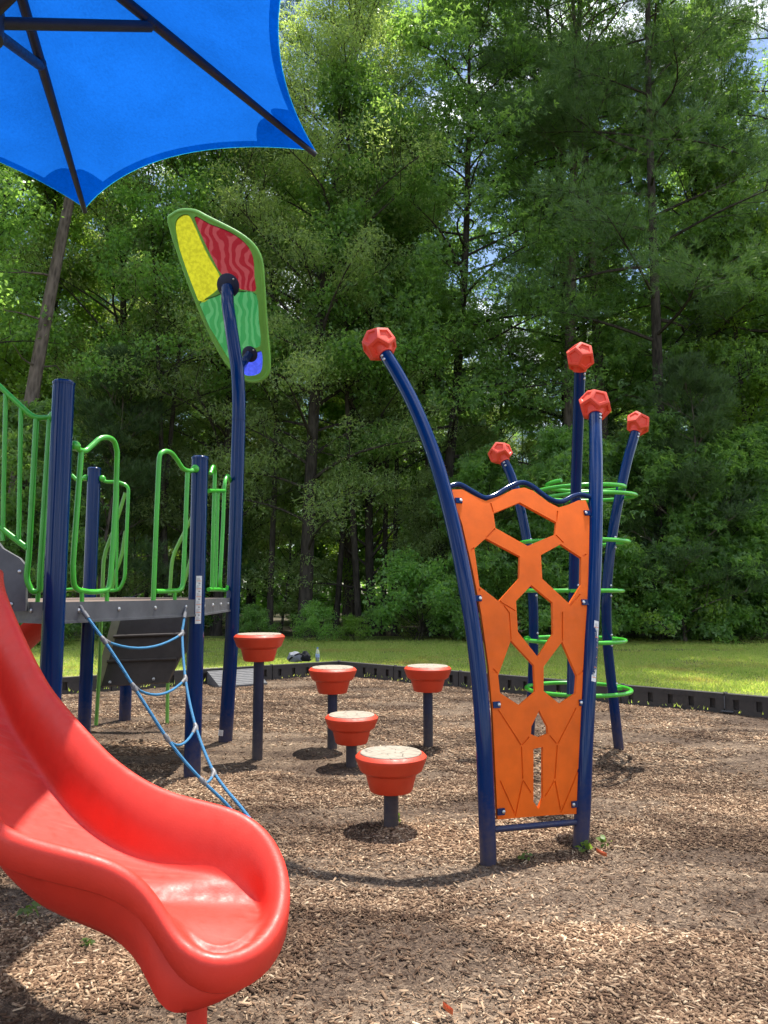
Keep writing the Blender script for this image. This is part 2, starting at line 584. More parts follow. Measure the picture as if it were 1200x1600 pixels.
def soil_mat():
    m, t, b = mat('forest_floor')
    geo = node(t, 'ShaderNodeNewGeometry')
    n = noise(t, 3.0, 8, 0.7, geo.outputs['Position'])
    r_ = ramp(t, [(0.35, (0.035, 0.028, 0.018)), (0.55, (0.075, 0.058, 0.036)), (0.72, (0.055, 0.075, 0.022))])
    t.links.new(n.outputs['Fac'], r_.inputs['Fac'])
    t.links.new(r_.outputs['Color'], b.inputs['Base Color'])
    b.inputs['Roughness'].default_value = 0.95
    return m
M['soil'] = soil_mat()

def mulch_mat():
    m, t, b = mat('wood_mulch')
    geo = node(t, 'ShaderNodeNewGeometry')
    mpn = node(t, 'ShaderNodeMapping')
    mpn.inputs['Scale'].default_value = (1, 2.2, 1)
    t.links.new(geo.outputs['Position'], mpn.inputs['Vector'])
    big = noise(t, 0.8, 7, 0.62, mpn.outputs[0], 0.8)
    vo = node(t, 'ShaderNodeTexVoronoi')
    vo.inputs['Scale'].default_value = 75
    vo.inputs['Randomness'].default_value = 1
    wr = noise(t, 16, 4, 0.6, geo.outputs['Position'])
    va = node(t, 'ShaderNodeVectorMath', operation='MULTIPLY_ADD')
    va.inputs[1].default_value = (0.16, 0.16, 0.16)
    t.links.new(wr.outputs['Color'], va.inputs[0])
    t.links.new(geo.outputs['Position'], va.inputs[2])
    t.links.new(va.outputs[0], vo.inputs['Vector'])
    sx = node(t, 'ShaderNodeSeparateColor')
    t.links.new(vo.outputs['Color'], sx.inputs[0])
    a = ramp(t, [(0.0, (0.040, 0.027, 0.020)), (0.5, (0.082, 0.056, 0.040)), (1.0, (0.15, 0.106, 0.075))])
    t.links.new(sx.outputs[0], a.inputs['Fac'])
    c = ramp(t, [(0.0, (0.065, 0.045, 0.032)), (0.5, (0.16, 0.113, 0.078)), (1.0, (0.33, 0.245, 0.17))])
    t.links.new(sx.outputs[0], c.inputs['Fac'])
    br = ramp(t, [(0.40, (0, 0, 0)), (0.60, (1, 1, 1))])
    t.links.new(big.outputs['Fac'], br.inputs['Fac'])
    mxn = node(t, 'ShaderNodeMix', data_type='RGBA')
    t.links.new(br.outputs['Color'], mxn.inputs[0])
    t.links.new(a.outputs['Color'], mxn.inputs[6])
    t.links.new(c.outputs['Color'], mxn.inputs[7])
    t.links.new(mxn.outputs[2], b.inputs['Base Color'])
    b.inputs['Roughness'].default_value = 0.95
    b.inputs['Specular IOR Level'].default_value = 0.15
    fine = noise(t, 55, 6, 0.7, geo.outputs['Position'])
    ad = node(t, 'ShaderNodeMath', operation='ADD')
    t.links.new(fine.outputs['Fac'], ad.inputs[0])
    t.links.new(sx.outputs[1], ad.inputs[1])
    bp = node(t, 'ShaderNodeBump')
    bp.inputs['Strength'].default_value = 0.8
    bp.inputs['Distance'].default_value = 0.012
    t.links.new(ad.outputs[0], bp.inputs['Height'])
    t.links.new(bp.outputs['Normal'], b.inputs['Normal'])
    return m
M['mulch'] = mulch_mat()

def chip_mat():
    m, t, b = mat('bleached_wood_chips')
    geo = node(t, 'ShaderNodeNewGeometry')
    r_ = ramp(t, [(0.0, (0.058, 0.033, 0.020)), (0.35, (0.138, 0.083, 0.050)), (0.65, (0.212, 0.138, 0.086)), (0.88, (0.31, 0.218, 0.142)), (1.0, (0.46, 0.36, 0.25))])
    t.links.new(geo.outputs['Random Per Island'], r_.inputs['Fac'])
    mpn = node(t, 'ShaderNodeMapping')
    mpn.inputs['Scale'].default_value = (1, 2.2, 1)
    t.links.new(geo.outputs['Position'], mpn.inputs['Vector'])
    big = noise(t, 0.8, 7, 0.62, mpn.outputs[0], 0.8)
    br = ramp(t, [(0.40, (0.52, 0.47, 0.44)), (0.50, (1.0, 0.98, 0.96)), (0.62, (1.5, 1.46, 1.40))])
    t.links.new(big.outputs['Fac'], br.inputs['Fac'])
    mu = node(t, 'ShaderNodeMix', data_type='RGBA', blend_type='MULTIPLY')
    mu.inputs[0].default_value = 1
    t.links.new(r_.outputs['Color'], mu.inputs[6])
    t.links.new(br.outputs['Color'], mu.inputs[7])
    n = noise(t, 180, 3, 0.6, geo.outputs['Position'])
    hs = node(t, 'ShaderNodeHueSaturation')
    mr = node(t, 'ShaderNodeMapRange')
    mr.inputs['To Min'].default_value = 0.7
    mr.inputs['To Max'].default_value = 1.3
    t.links.new(n.outputs['Fac'], mr.inputs['Value'])
    t.links.new(mr.outputs[0], hs.inputs['Value'])
    t.links.new(mu.outputs[2], hs.inputs['Color'])
    t.links.new(hs.outputs['Color'], b.inputs['Base Color'])
    b.inputs['Roughness'].default_value = 0.85
    b.inputs['Specular IOR Level'].default_value = 0.25
    return m
M['chip'] = chip_mat()

def patch_grass():
    m = M['grass']
    t = m.node_tree
    b = t.nodes['Principled BSDF']
    hs = [n for n in t.nodes if n.type == 'HUE_SAT'][0]
    geo = node(t, 'ShaderNodeNewGeometry')
    n = noise(t, 0.55, 4, 0.6, geo.outputs['Position'])
    r_ = ramp(t, [(0.53, (0, 0, 0)), (0.70, (0.7, 0.7, 0.7))])
    t.links.new(n.outputs['Fac'], r_.inputs['Fac'])
    mxn = node(t, 'ShaderNodeMix', data_type='RGBA')
    t.links.new(r_.outputs['Color'], mxn.inputs[0])
    t.links.new(hs.outputs['Color'], mxn.inputs[6])
    mxn.inputs[7].default_value = (0.36, 0.25, 0.10, 1)
    for l in list(t.links):
        if l.from_node == hs and l.to_node != mxn:
            t.links.new(mxn.outputs[2], l.to_socket)
patch_grass()

def lawn_mat():
    m, t, b = mat('lawn_soil')
    geo = node(t, 'ShaderNodeNewGeometry')
    n = noise(t, 0.9, 6, 0.65, geo.outputs['Position'])
    r_ = ramp(t, [(0.35, (0.11, 0.155, 0.038)), (0.55, (0.16, 0.18, 0.055)), (0.7, (0.24, 0.185, 0.085))])
    t.links.new(n.outputs['Fac'], r_.inputs['Fac'])
    t.links.new(r_.outputs['Color'], b.inputs['Base Color'])
    b.inputs['Roughness'].default_value = 0.95
    b.inputs['Specular IOR Level'].default_value = 0.1
    return m
M['lawn'] = lawn_mat()

# ------------------------------------------------------------------ numpy helpers
def np_mesh(name, V, nper, material, parent=None, quads=True):
    """V: (N, nper, 3) separate polygons of nper corners"""
    N = V.shape[0]
    me = bpy.data.meshes.new(name)
    me.vertices.add(N * nper)
    me.vertices.foreach_set('co', V.reshape(-1).astype(np.float32))
    me.loops.add(N * nper)
    me.loops.foreach_set('vertex_index', np.arange(N * nper, dtype=np.int32))
    me.polygons.add(N)
    me.polygons.foreach_set('loop_start', np.arange(0, N * nper, nper, dtype=np.int32))
    me.materials.append(material)
    me.update(calc_edges=True)
    o = bpy.data.objects.new(name, me)
    C.objects.link(o)
    if parent is not None:
        o.parent = parent
    return o

def np_index_mesh(name, V, Fa, material, parent=None):
    """V (n,3), Fa (m,k) vertex indices"""
    me = bpy.data.meshes.new(name)
    k = Fa.shape[1]
    me.vertices.add(len(V))
    me.vertices.foreach_set('co', V.reshape(-1).astype(np.float32))
    me.loops.add(Fa.size)
    me.loops.foreach_set('vertex_index', Fa.reshape(-1).astype(np.int32))
    me.polygons.add(len(Fa))
    me.polygons.foreach_set('loop_start', np.arange(0, Fa.size, k, dtype=np.int32))
    me.materials.append(material)
    me.update(calc_edges=True)
    o = bpy.data.objects.new(name, me)
    C.objects.link(o)
    if parent is not None:
        o.parent = parent
    return o

def vnoise(x, y, seed=0):
    """smooth value noise, 0..1"""
    rs = np.random.RandomState(seed)
    T = rs.rand(256, 256)
    xi, yi = np.floor(x).astype(int), np.floor(y).astype(int)
    fx, fy = x - xi, y - yi
    fx, fy = fx * fx * (3 - 2 * fx), fy * fy * (3 - 2 * fy)
    g = lambda a, b: T[a % 256, b % 256]
    return (g(xi, yi) * (1 - fx) + g(xi + 1, yi) * fx) * (1 - fy) + (g(xi, yi + 1) * (1 - fx) + g(xi + 1, yi + 1) * fx) * fy

def fbm(x, y, seed=0, o=4):
    s, a, t = 0, 1.0, 0
    for i in range(o):
        s = s + a * vnoise(x * 2 ** i + 31.7 * i, y * 2 ** i + 17.3 * i, seed + i)
        t += a
        a *= 0.5
    return s / t

def mulch_h(x, y):
    return 0.05 * (fbm(x * 0.9, y * 1.6, 3) - 0.5) + 0.022 * (fbm(x * 6, y * 6, 9) - 0.5)

# ------------------------------------------------------------------ setting: ground, lawn, mulch bed
CORNER = Vector((-0.75, 12.75, 0))
LDIR = (Vector((-4.275, 10.451, 0)) - CORNER).normalized()
RDIR = (Vector((4.244, 8.535, 0)) - CORNER).normalized()

g = MB()
g.add([(-400, -400, -0.06), (400, -400, -0.06), (400, 400, -0.06), (-400, 400, -0.06)], [(0, 1, 2, 3)])
tag(g.build('ground', M['soil'], smooth=False), kind='structure')

def bed_side(x, y):
    """metres outside the bed (positive = lawn side)"""
    nl = np.array([-LDIR.y, LDIR.x]) * -1
    nr = np.array([-RDIR.y, RDIR.x])
    dl = (x - CORNER.x) * nl[0] + (y - CORNER.y) * nl[1]
    dr = (x - CORNER.x) * nr[0] + (y - CORNER.y) * nr[1]
    return np.maximum(dl, dr)

gx = np.arange(-12, 12.01, 0.06)
gy = np.arange(-2, 13.6, 0.06)
X, Y = np.meshgrid(gx, gy)
Z = mulch_h(X, Y)
V = np.stack([X, Y, Z], -1).reshape(-1, 3)
nx, ny = len(gx), len(gy)
ii = (np.arange(ny - 1)[:, None] * nx + np.arange(nx - 1)[None, :]).reshape(-1)
Fq = np.stack([ii, ii + 1, ii + nx + 1, ii + nx], -1)
mb_o = np_index_mesh('mulch_bed', V, Fq, M['mulch'])
mb_o.data.polygons.foreach_set('use_smooth', [True] * len(Fq))
tag(mb_o, kind='structure')

pl = CORNER + LDIR * 30
pr = CORNER + RDIR * 30
lw = MB()
up = Vector((0, 0, 0.05))
yb = 22.6
lw.add([CORNER + up, (CORNER.x, yb, 0.05), (-40, yb, 0.05), (-40, pl.y, 0.05), pl + up], [(0, 1, 2, 3, 4)])
lw.add([CORNER + up, pr + up, (40, pr.y, 0.05), (40, yb, 0.05), (CORNER.x, yb, 0.05)], [(0, 1, 2, 3, 4)])
tag(lw.build('lawn', M['lawn'], smooth=False), kind='structure')

# ------------------------------------------------------------------ wood chips and grass (uncountable)
def make_chips():
    rs = np.random.RandomState(5)
    out = []
    for (d0, d1, n, sz) in ((1.6, 3.6, 64000, 0.62), (3.6, 6.5, 100000, 0.6), (6.5, 13.5, 100000, 0.85)):
        dd = np.sqrt(rs.rand(n) * (d1 ** 2 - d0 ** 2) + d0 ** 2)
        az_ = (rs.rand(n) - 0.5) * R(78)
        x, y = dd * np.sin(az_), dd * np.cos(az_)
        dens = fbm(x * 0.9, y * 2.0, 21, 4)
        keep = (rs.rand(n) < np.clip((dens - 0.43) * 7 + 0.15, 0.07, 1)) & (bed_side(x, y) < -0.1)
        x, y = x[keep], y[keep]
        out.append((x, y, np.full(len(x), sz)))
    x = np.concatenate([o[0] for o in out]); y = np.concatenate([o[1] for o in out]); sz = np.concatenate([o[2] for o in out])
    n = len(x)
    ln = (0.009 + 0.030 * rs.rand(n) ** 2.4) * sz
    wd = (0.0035 + 0.0065 * rs.rand(n)) * sz
    th = 0.0025 + 0.003 * rs.rand(n)
    a = rs.rand(n) * 2 * math.pi
    tilt = rs.randn(n) * 0.20
    roll = rs.randn(n) * 0.28
    u = np.stack([np.cos(a) * np.cos(tilt), np.sin(a) * np.cos(tilt), np.sin(tilt)], -1)
    s = np.stack([-np.sin(a) * np.cos(roll), np.cos(a) * np.cos(roll), np.sin(roll)], -1)
    nrm = np.cross(u, s)
    c = np.stack([x, y, mulch_h(x, y) + 0.004 + 0.006 * rs.rand(n)], -1)
    k1, k2 = 0.55 + 0.5 * rs.rand(n), 0.35 + 0.65 * rs.rand(n)
    P = []
    for h in (-1, 1):
        for (e, q, kk) in ((-1, -1, k1), (1, -1, k2), (1, 1, k2), (-1, 1, k1)):
            P.append(c + u * (e * ln)[:, None] + s * (q * wd * kk)[:, None] + nrm * (h * th / 2)[:, None])
    V = np.stack(P, 1)
    base = (np.arange(n) * 8)[:, None, None]
    q = np.array([(4, 5, 6, 7), (0, 1, 5, 4), (1, 2, 6, 5), (2, 3, 7, 6), (3, 0, 4, 7)])[None]
    Fa = (base + q).reshape(-1, 4)
    o = np_index_mesh('wood_chips', V.reshape(-1, 3), Fa, M['chip'])
    tag(o, kind='stuff')
make_chips()

def make_shreds():
    """fine flat shreds between the chips"""
    rs = np.random.RandomState(15)
    xs, ys, ss = [], [], []
    for (d0, d1, n, sz) in ((1.6, 3.4, 150000, 1.0), (3.4, 6.0, 170000, 1.3), (6.0, 13.5, 120000, 2.0)):
        dd = np.sqrt(rs.rand(n) * (d1 ** 2 - d0 ** 2) + d0 ** 2)
        a = (rs.rand(n) - 0.5) * R(74)
        x, y = dd * np.sin(a), dd * np.cos(a)
        k = (bed_side(x, y) < -0.08) & (rs.rand(n) < np.clip((fbm(x * 0.9, y * 2.0, 21, 4) - 0.43) * 7 + 0.40, 0.14, 1))
        xs.append(x[k]); ys.append(y[k]); ss.append(np.full(k.sum(), sz))
    x, y, sz = np.concatenate(xs), np.concatenate(ys), np.concatenate(ss)
    n = len(x)
    a = rs.rand(n) * 2 * math.pi
    ln = (0.003 + 0.008 * rs.rand(n) ** 2) * sz
    wd = (0.0012 + 0.002 * rs.rand(n)) * sz
    t, q = rs.randn(n) * .28, rs.randn(n) * .3
    u = np.stack([np.cos(a) * np.cos(t), np.sin(a) * np.cos(t), np.sin(t)], -1) * ln[:, None]
    v = np.stack([-np.sin(a) * np.cos(q), np.cos(a) * np.cos(q), np.sin(q)], -1) * wd[:, None]
    c = np.stack([x, y, mulch_h(x, y) + 0.003 + 0.004 * rs.rand(n)], -1)
    tag(np_mesh('wood_shreds', np.stack([c - u - v, c + u - v * .6, c + u + v, c - u + v * .7], 1), 4, M['chip']), kind='stuff')
make_shreds()

def make_grass():
    rs = np.random.RandomState(8)
    n = 420000
    y = 6.5 + 14.8 * rs.rand(n) ** 0.9
    x = (rs.rand(n) - 0.5) * 2 * (y * 0.62 + 1.5)
    b = bed_side(x, y)
    f = fbm(x * 0.55, y * 1.1, 40, 4)
    keep = ((b > 0.16) | ((b < -0.07) & (b > -0.07 - 0.30 * rs.rand(n) ** 2) & (rs.rand(n) < 0.30 * fbm(x * 1.5, y * 1.5, 50, 3)))) & (rs.rand(n) < np.clip((0.72 - f) * 4.5 + 0.25, 0.12, 1) * np.clip((21.3 - y) / 1.5, 0.2, 1))
    x, y, f, b = x[keep], y[keep], f[keep], b[keep]
    n = len(x)
    h = (0.022 + 0.034 * rs.rand(n)) * (0.75 + 0.7 * vnoise(x * 2.3, y * 2.3, 4)) * (1 + 0.6 * (b < 0.45) * rs.rand(n)) * np.where(b < 0, 0.6, 1)
    a = rs.rand(n) * 2 * math.pi
    wdt = 0.006 + 0.006 * rs.rand(n)
    p = np.stack([x, y, np.full(n, 0.045)], -1)
    s = np.stack([np.cos(a), np.sin(a), np.zeros(n)], -1) * wdt[:, None]
    la = rs.rand(n) * 2 * math.pi
    ln = h * (0.2 + 0.8 * rs.rand(n))
    tip = p + np.stack([np.cos(la) * ln, np.sin(la) * ln, h], -1)
    V = np.stack([p - s, p + s, tip], 1)
    tag(np_mesh('grass', V, 3, M['grass']), kind='stuff')
make_grass()

# ------------------------------------------------------------------ trees
def limb_tube(mb, pts, r0, r1, n=6):
    N = len(pts)
    mb.tube(pts, [r0 + (r1 - r0) * i / (N - 1) for i in range(N)], n, cap=False)

def leaf_quads(rs, cen, size, kind):
    """cen (N,3) leaf bases; returns (M,4,3)"""
    n = len(cen)
    a = rs.rand(n) * 2 * math.pi
    pit = rs.randn(n) * 0.6 - 0.35
    d = np.stack([np.cos(a) * np.cos(pit), np.sin(a) * np.cos(pit), np.sin(pit)], -1)
    up_ = np.array([0, 0, 1.0])[None] + rs.randn(n, 3) * 0.8
    s = np.cross(d, up_); s /= np.linalg.norm(s, axis=1)[:, None] + 1e-9
    up2 = np.cross(s, d)
    Ls = size * (0.7 + 0.6 * rs.rand(n))
    def kite(dv, sv, Lk, wk):
        Lk = Lk[:, None]
        return np.stack([cen, cen + dv * Lk * 0.5 + sv * Lk * wk, cen + dv * Lk - up2 * Lk * 0.18, cen + dv * Lk * 0.5 - sv * Lk * wk], 1)
    if kind == 'fine':
        return kite(d, s, Ls, 0.15)
    if kind == 'broad':
        return kite(d, s, Ls, 0.34)
    if kind == 'star':
        out = [kite(d, s, Ls, 0.2)]
        for sg in (-1, 1):
            d2 = d * 0.42 + s * 0.9 * sg
            s2 = s * 0.42 - d * 0.9 * sg
            out.append(kite(d2, s2, Ls * 0.88, 0.2))
        return np.concatenate(out, 0)

def needle_tufts(rs, cen, dirs, size):
    per = 16
    n = len(cen)
    c = np.repeat(cen, per, 0)
    dd = np.repeat(dirs, per, 0) + rs.randn(n * per, 3) * 0.55
    dd /= np.linalg.norm(dd, axis=1)[:, None]
    L_ = (size * (0.7 + 0.5 * rs.rand(n * per)))[:, None]
    s = np.cross(dd, rs.randn(n * per, 3)); s /= np.linalg.norm(s, axis=1)[:, None] + 1e-9
    return np.stack([c - s * 0.005, c + s * 0.005, c + dd * L_ + s * 0.003, c + dd * L_ - s * 0.003 ], 1)

TREES = {}
def tree_kind(key, H, seed, kind, crown0, prof, nl, leaf, per, size, material, bark, tr=0.22, rise=0.35, csize=0.62, lean=0.0, sub=6, forks=1, stubs=0):
    """a tree prototype: trunk mesh with limbs, crown mesh of separate leaves"""
    rs = np.random.RandomState(seed)
    mb = MB()
    trunks = []
    for fk in range(forks):
        dx, dy = (rs.randn(2) * 0.04) if forks == 1 else (rs.randn(2) * 0.16)
        pts = []
        ph = rs.rand() * 6
        for i in range(11):
            t = i / 10
            pts.append(Vector((lean * t * H + dx * t * H + 0.18 * math.sin(ph + t * 5), dy * t * H + 0.18 * math.cos(ph * 1.3 + t * 4.2), -0.25 + t * (H * (1 if fk == 0 else 0.85) + 0.25))))
        pts = smooth_path(pts, 2)
        rad = [tr * (1.25 if i == 0 else 1.0) * (1 - 0.88 * (i / (len(pts) - 1)) ** 1.1) for i in range(len(pts))]
        mb.tube(pts, rad, 10, cap=False)
        trunks.append((pts, rad))
    cl, cd = [], []
    ga = rs.rand() * 6
    for k in range(nl):
        pts, rad = trunks[k % forks]
        t = crown0 + (1 - crown0) * ((k + rs.rand()) / nl) ** 0.9
        t = min(t, 0.985)
        fi = t * (len(pts) - 1)
        i0 = int(fi)
        b = pts[i0].lerp(pts[min(i0 + 1, len(pts) - 1)], fi - i0)
        u = (t - crown0) / (1 - crown0)
        Ln = prof(u) * (0.7 + 0.55 * rs.rand())
        ga += 2.39996 + rs.randn() * 0.35
        el = rise + 0.5 * u + rs.randn() * 0.15
        d = Vector((math.cos(ga) * math.cos(el), math.sin(ga) * math.cos(el), math.sin(el)))
        sag = (0.10 if kind != 'needle' else 0.05) * Ln
        P = []
        side = d.cross(Vector((0, 0, 1)))
        w1 = rs.randn() * 0.14
        for j in range(7):
            q = j / 6
            P.append(b + d * Ln * q + Vector((0, 0, -sag * q * q * 2.2)) + side * math.sin(q * 4) * w1 * Ln * 0.5)
        r0 = min(rad[i0] * 0.42, 0.012 + 0.013 * Ln)
        limb_tube(mb, P, r0, 0.008, 5)
        for j in range(sub):
            q = 0.32 + 0.68 * (j + rs.rand()) / sub
            qi = q * 6
            p = P[min(int(qi), 5)].lerp(P[min(int(qi) + 1, 6)], qi - int(qi))
            ls = Ln * (0.20 + 0.25 * rs.rand()) * (1.15 - 0.5 * q) + 0.15
            a2 = rs.choice([-1, 1]) * (0.5 + 0.6 * rs.rand())
            d2 = (Matrix.Rotation(a2, 3, 'Z') @ d + Vector((0, 0, 0.15 + rs.randn() * 0.25))).normalized()
            e = p + d2 * ls
            limb_tube(mb, [p, p.lerp(e, 0.5) + Vector((0, 0, 0.03)), e], 0.012, 0.004, 4)
            cl.append(e); cd.append(d2)
            if rs.rand() < 0.6:
                cl.append(p.lerp(e, 0.55)); cd.append(d2)
        cl.append(P[-1]); cd.append(d)
    for k in range(stubs):                       # dead snags under the crown
        pts, rad = trunks[0]
        i0 = int((0.12 + (crown0 - 0.1) * (k + rs.rand()) / stubs) * (len(pts) - 1))
        a = rs.rand() * 6.28
        Ln = 0.5 + 1.3 * rs.rand()
        P = [pts[i0]]
        d = Vector((math.cos(a), math.sin(a), 0.1))
        for j in range(4):
            d = (d + Vector((rs.randn() * .18, rs.randn() * .18, rs.randn() * .2 - .05))).normalized()
            P.append(P[-1] + d * Ln / 4)
        limb_tube(mb, P, 0.035, 0.008, 5)
    for pts, rad in trunks:
        for q in (1.0, 0.97, 0.94):
            cl.append(pts[int(q * (len(pts) - 1))]); cd.append(Vector((0, 0, 1)))
    cl = np.array([tuple(p) for p in cl]); cd = np.array([tuple(p) for p in cd])
    n = len(cl)
    if kind == 'needle':
        # bottle-brush shoots radiating from each twig end
        m_ = per
        c = np.repeat(cl, m_, 0); d = np.repeat(cd, m_, 0)
        off = rs.randn(len(c), 3) * np.array([csize, csize, csize * 0.42])
        c = c + off
        dd = d * 0.8 + off * 0.9 + np.array([0, 0, 0.35])
        dd /= np.linalg.norm(dd, axis=1)[:, None] + 1e-9
        Q = needle_tufts(rs, c, dd, size)
    else:
        cnt = np.maximum(8, (per * (0.5 + rs.rand(n))).astype(int))
        c = np.repeat(cl, cnt, 0)
        cs = np.repeat(csize * (0.6 + 0.7 * rs.rand(n)), cnt)
        off = rs.randn(len(c), 3)
        rad_ = np.abs(rs.rand(len(c))) ** 0.45
        off = off / (np.linalg.norm(off, axis=1)[:, None] + 1e-9) * rad_[:, None]
        off[:, 2] *= 0.55
        c = c + off * cs[:, None]
        c[:, 2] -= 0.22 * (off[:, 0] ** 2 + off[:, 1] ** 2) * cs
        Q = leaf_quads(rs, c, size, leaf)
    root = thing('tree', 'x', 'tree')
    trunk = mb.build('trunk', bark, root)
    crown = np_mesh('crown', Q, 4, material, root)
    TREES[key] = root
    root['used'] = 0
    return root

oak_p = lambda u: 4.6 * (0.55 + 0.9 * u) * (1 - u) ** 0.5 + 0.5
gum_p = lambda u: 4.0 * (1 - u) ** 0.55 * (0.75 + 0.45 * u) + 0.6
pine_p = lambda u: 4.6 * (1 - u) ** 0.45 * (0.7 + 0.5 * u) + 0.6
slim_p = lambda u: 2.6 * (1 - u) ** 0.5 + 0.5
shrub_p = lambda u: 1.25 * (1 - u) ** 0.4 + 0.2

tree_kind('oak_a', 21.0, 11, 'leaf', 0.13, oak_p, 78, 'fine', 92, 0.12, M['leaf_oak'], M['bark'], 0.22, 0.5, 0.64, sub=7)
tree_kind('oak_b', 18.5, 12, 'leaf', 0.10, oak_p, 70, 'fine', 92, 0.12, M['leaf_oak'], M['bark'], 0.18, 0.5, 0.64, sub=7)
tree_kind('gum_a', 25.0, 13, 'leaf', 0.27, gum_p, 80, 'star', 34, 0.135, M['leaf_gum'], M['bark'], 0.24, 0.25, 0.66, sub=7)
tree_kind('gum_b', 21.5, 14, 'leaf', 0.22, gum_p, 74, 'star', 34, 0.135, M['leaf_gum'], M['bark'], 0.2, 0.25, 0.66, sub=7)
tree_kind('bright', 17.0, 15, 'leaf', 0.16, slim_p, 54, 'broad', 80, 0.125, M['leaf_light'], M['bark'], 0.13, 0.35, 0.66)
tree_kind('pine_a', 27.0, 16, 'needle', 0.55, pine_p, 34, None, 16, 0.22, M['needle'], M['bark_pine'], 0.24, 0.12, 0.32, sub=7, stubs=16)
tree_kind('pine_b', 25.0, 17, 'needle', 0.34, pine_p, 42, None, 16, 0.22, M['needle'], M['bark'], 0.2, 0.08, 0.32, sub=8, stubs=8)
tree_kind('bare', 17.0, 18, 'leaf', 0.40, slim_p, 26, 'broad', 70, 0.12, M['leaf_gum'], M['bark'], 0.11, 0.4, 0.66)
tree_kind('sapling', 6.0, 19, 'leaf', 0.05, lambda u: 1.7 * (1 - u) ** 0.45 + 0.35, 42, 'star', 28, 0.15, M['leaf_gum'], M['bark'], 0.05, 0.3, 0.46, sub=4)
tree_kind('sapling_fine', 6.5, 20, 'leaf', 0.07, lambda u: 1.7 * (1 - u) ** 0.45 + 0.35, 40, 'fine', 80, 0.12, M['leaf_oak'], M['bark'], 0.05, 0.5, 0.46, sub=4)
tree_kind('young_pine', 7.5, 21, 'needle', 0.08, lambda u: 1.8 * (1 - u) ** 0.6 + 0.2, 34, None, 11, 0.2, M['needle'], M['bark_pine'], 0.06, 0.35, 0.2, sub=5)
tree_kind('shrub_a', 1.7, 22, 'leaf', 0.05, shrub_p, 20, 'broad', 60, 0.085, M['leaf_gum'], M['bark'], 0.02, 0.55, 0.34, sub=3, forks=3)
tree_kind('shrub_b', 1.3, 23, 'leaf', 0.05, shrub_p, 20, 'broad', 60, 0.075, M['leaf_light'], M['bark'], 0.018, 0.6, 0.30, sub=3, forks=3)

GROUND_Y = 0.0
def plant(key, px, Y, s, rz, name, label, cat='tree', group=None, sz=None):
    src = TREES[key]
    if src['used'] == 0:
        o = src
        o['used'] = 1
    else:
        o = copy_tree(src)
    x = (px - 600) / F_PX * (Y * CP - 1.2 * SP)
    o.name = name
    o.location = (x, Y, -0.02)
    o.scale = (s, s, sz or s)
    o.rotation_euler = (0, 0, R(rz))
    tag(o, label, cat, group)
    return o

FR = 'trees along the front of the wood'
plant('pine_a', -6, 20.0, 0.95, 40, 'pine_tree', 'tall pine with thick bare reddish trunk under the blue canopy corner', 'tree', FR).rotation_euler = (R(0), R(5.5), R(40))
plant('bare', -25, 19.5, 1.05, 200, 'thin_tree', 'thin dark leaning tree left of the bare pine trunk', 'tree', FR).rotation_euler = (0, R(6), R(200))
plant('oak_a', 470, 22.2, 1.0, 0, 'oak_tree', 'big fine leaved oak rising between the coloured leaf sign and the leaning pole', 'tree', FR)
plant('oak_b', 335, 23.4, 1.0, 120, 'oak_tree', 'fine leaved oak standing behind the coloured leaf sign', 'tree', FR)
plant('oak_b', 590, 23.4, 0.84, 230, 'oak_tree', 'shorter fine leaved oak behind the ball of the leaning pole', 'tree', FR)
plant('gum_b', 685, 23.4, 1.02, 0, 'gum_tree', 'pale topped gum tree left of the sky gap above the small ball', 'tree', FR)
plant('gum_a', 910, 25.4, 1.05, 60, 'gum_tree', 'tallest dark gum tree right of the sky gap', 'tree', FR)
plant('gum_b', 985, 25.6, 0.95, 150, 'gum_tree', 'dense gum tree straight behind the ring climber', 'tree', FR)
plant('pine_b', 1020, 22.2, 0.98, 0, 'pine_tree', 'dark pine with long crooked limbs at the top right', 'tree', FR)
plant('pine_a', 880, 23.6, 1.0, 100, 'pine_tree', 'straight dark trunked pine right of the sky gap', 'tree', FR)
plant('pine_a', 968, 24.2, 0.93, 290, 'pine_tree', 'pine trunk rising above the tallest ball of the ring climber', 'tree', FR)
plant('pine_b', 1270, 22.2, 1.0, 140, 'pine_tree', 'pine reaching in from the right edge of the photo', 'tree', FR)
plant('bright', 1180, 23.2, 0.85, 20, 'broadleaf_tree', 'sunlit yellow green tree at the right edge below the pine', 'tree', FR)
plant('gum_b', 1110, 24.6, 0.95, 260, 'gum_tree', 'shaded gum tree between the young pine and the right edge', 'tree', FR)
plant('gum_b', 1330, 24.1, 1.0, 20, 'gum_tree', 'gum tree mostly beyond the right edge of the photo', 'tree', FR)
plant('bright', 70, 24.0, 0.95, 80, 'broadleaf_tree', 'yellow green tree behind the bare pine trunk', 'tree', FR)
plant('gum_b', -80, 24.0, 0.95, 10, 'gum_tree', 'gum tree at the left edge behind the sloping stair rail', 'tree', FR)
plant('oak_a', 190, 24.0, 0.85, 260, 'oak_tree', 'fine leaved oak between the bare pine trunk and the leaf sign', 'tree', FR)
plant('pine_a', 545, 27.1, 1.02, 200, 'pine_tree', 'open crowned pine high against the sky right of the canopy corner', 'tree', FR)
plant('young_pine', 1085, 19.8, 0.95, 10, 'young_pine', 'small soft young pine right of the two right hand balls', 'tree', FR)
plant('young_pine', 165, 21.5, 1.05, 95, 'young_pine', 'young pine with drooping needles above the tall left post', 'tree', FR)
plant('bare', 625, 23.6, 0.9, 30, 'thin_tree', 'thin bare stemmed tree in the dark gap behind the leaning pole', 'tree', FR)
plant('bare', 268, 22.8, 0.95, 130, 'thin_tree', 'thin bare stemmed tree above the far guard rails', 'tree', FR)
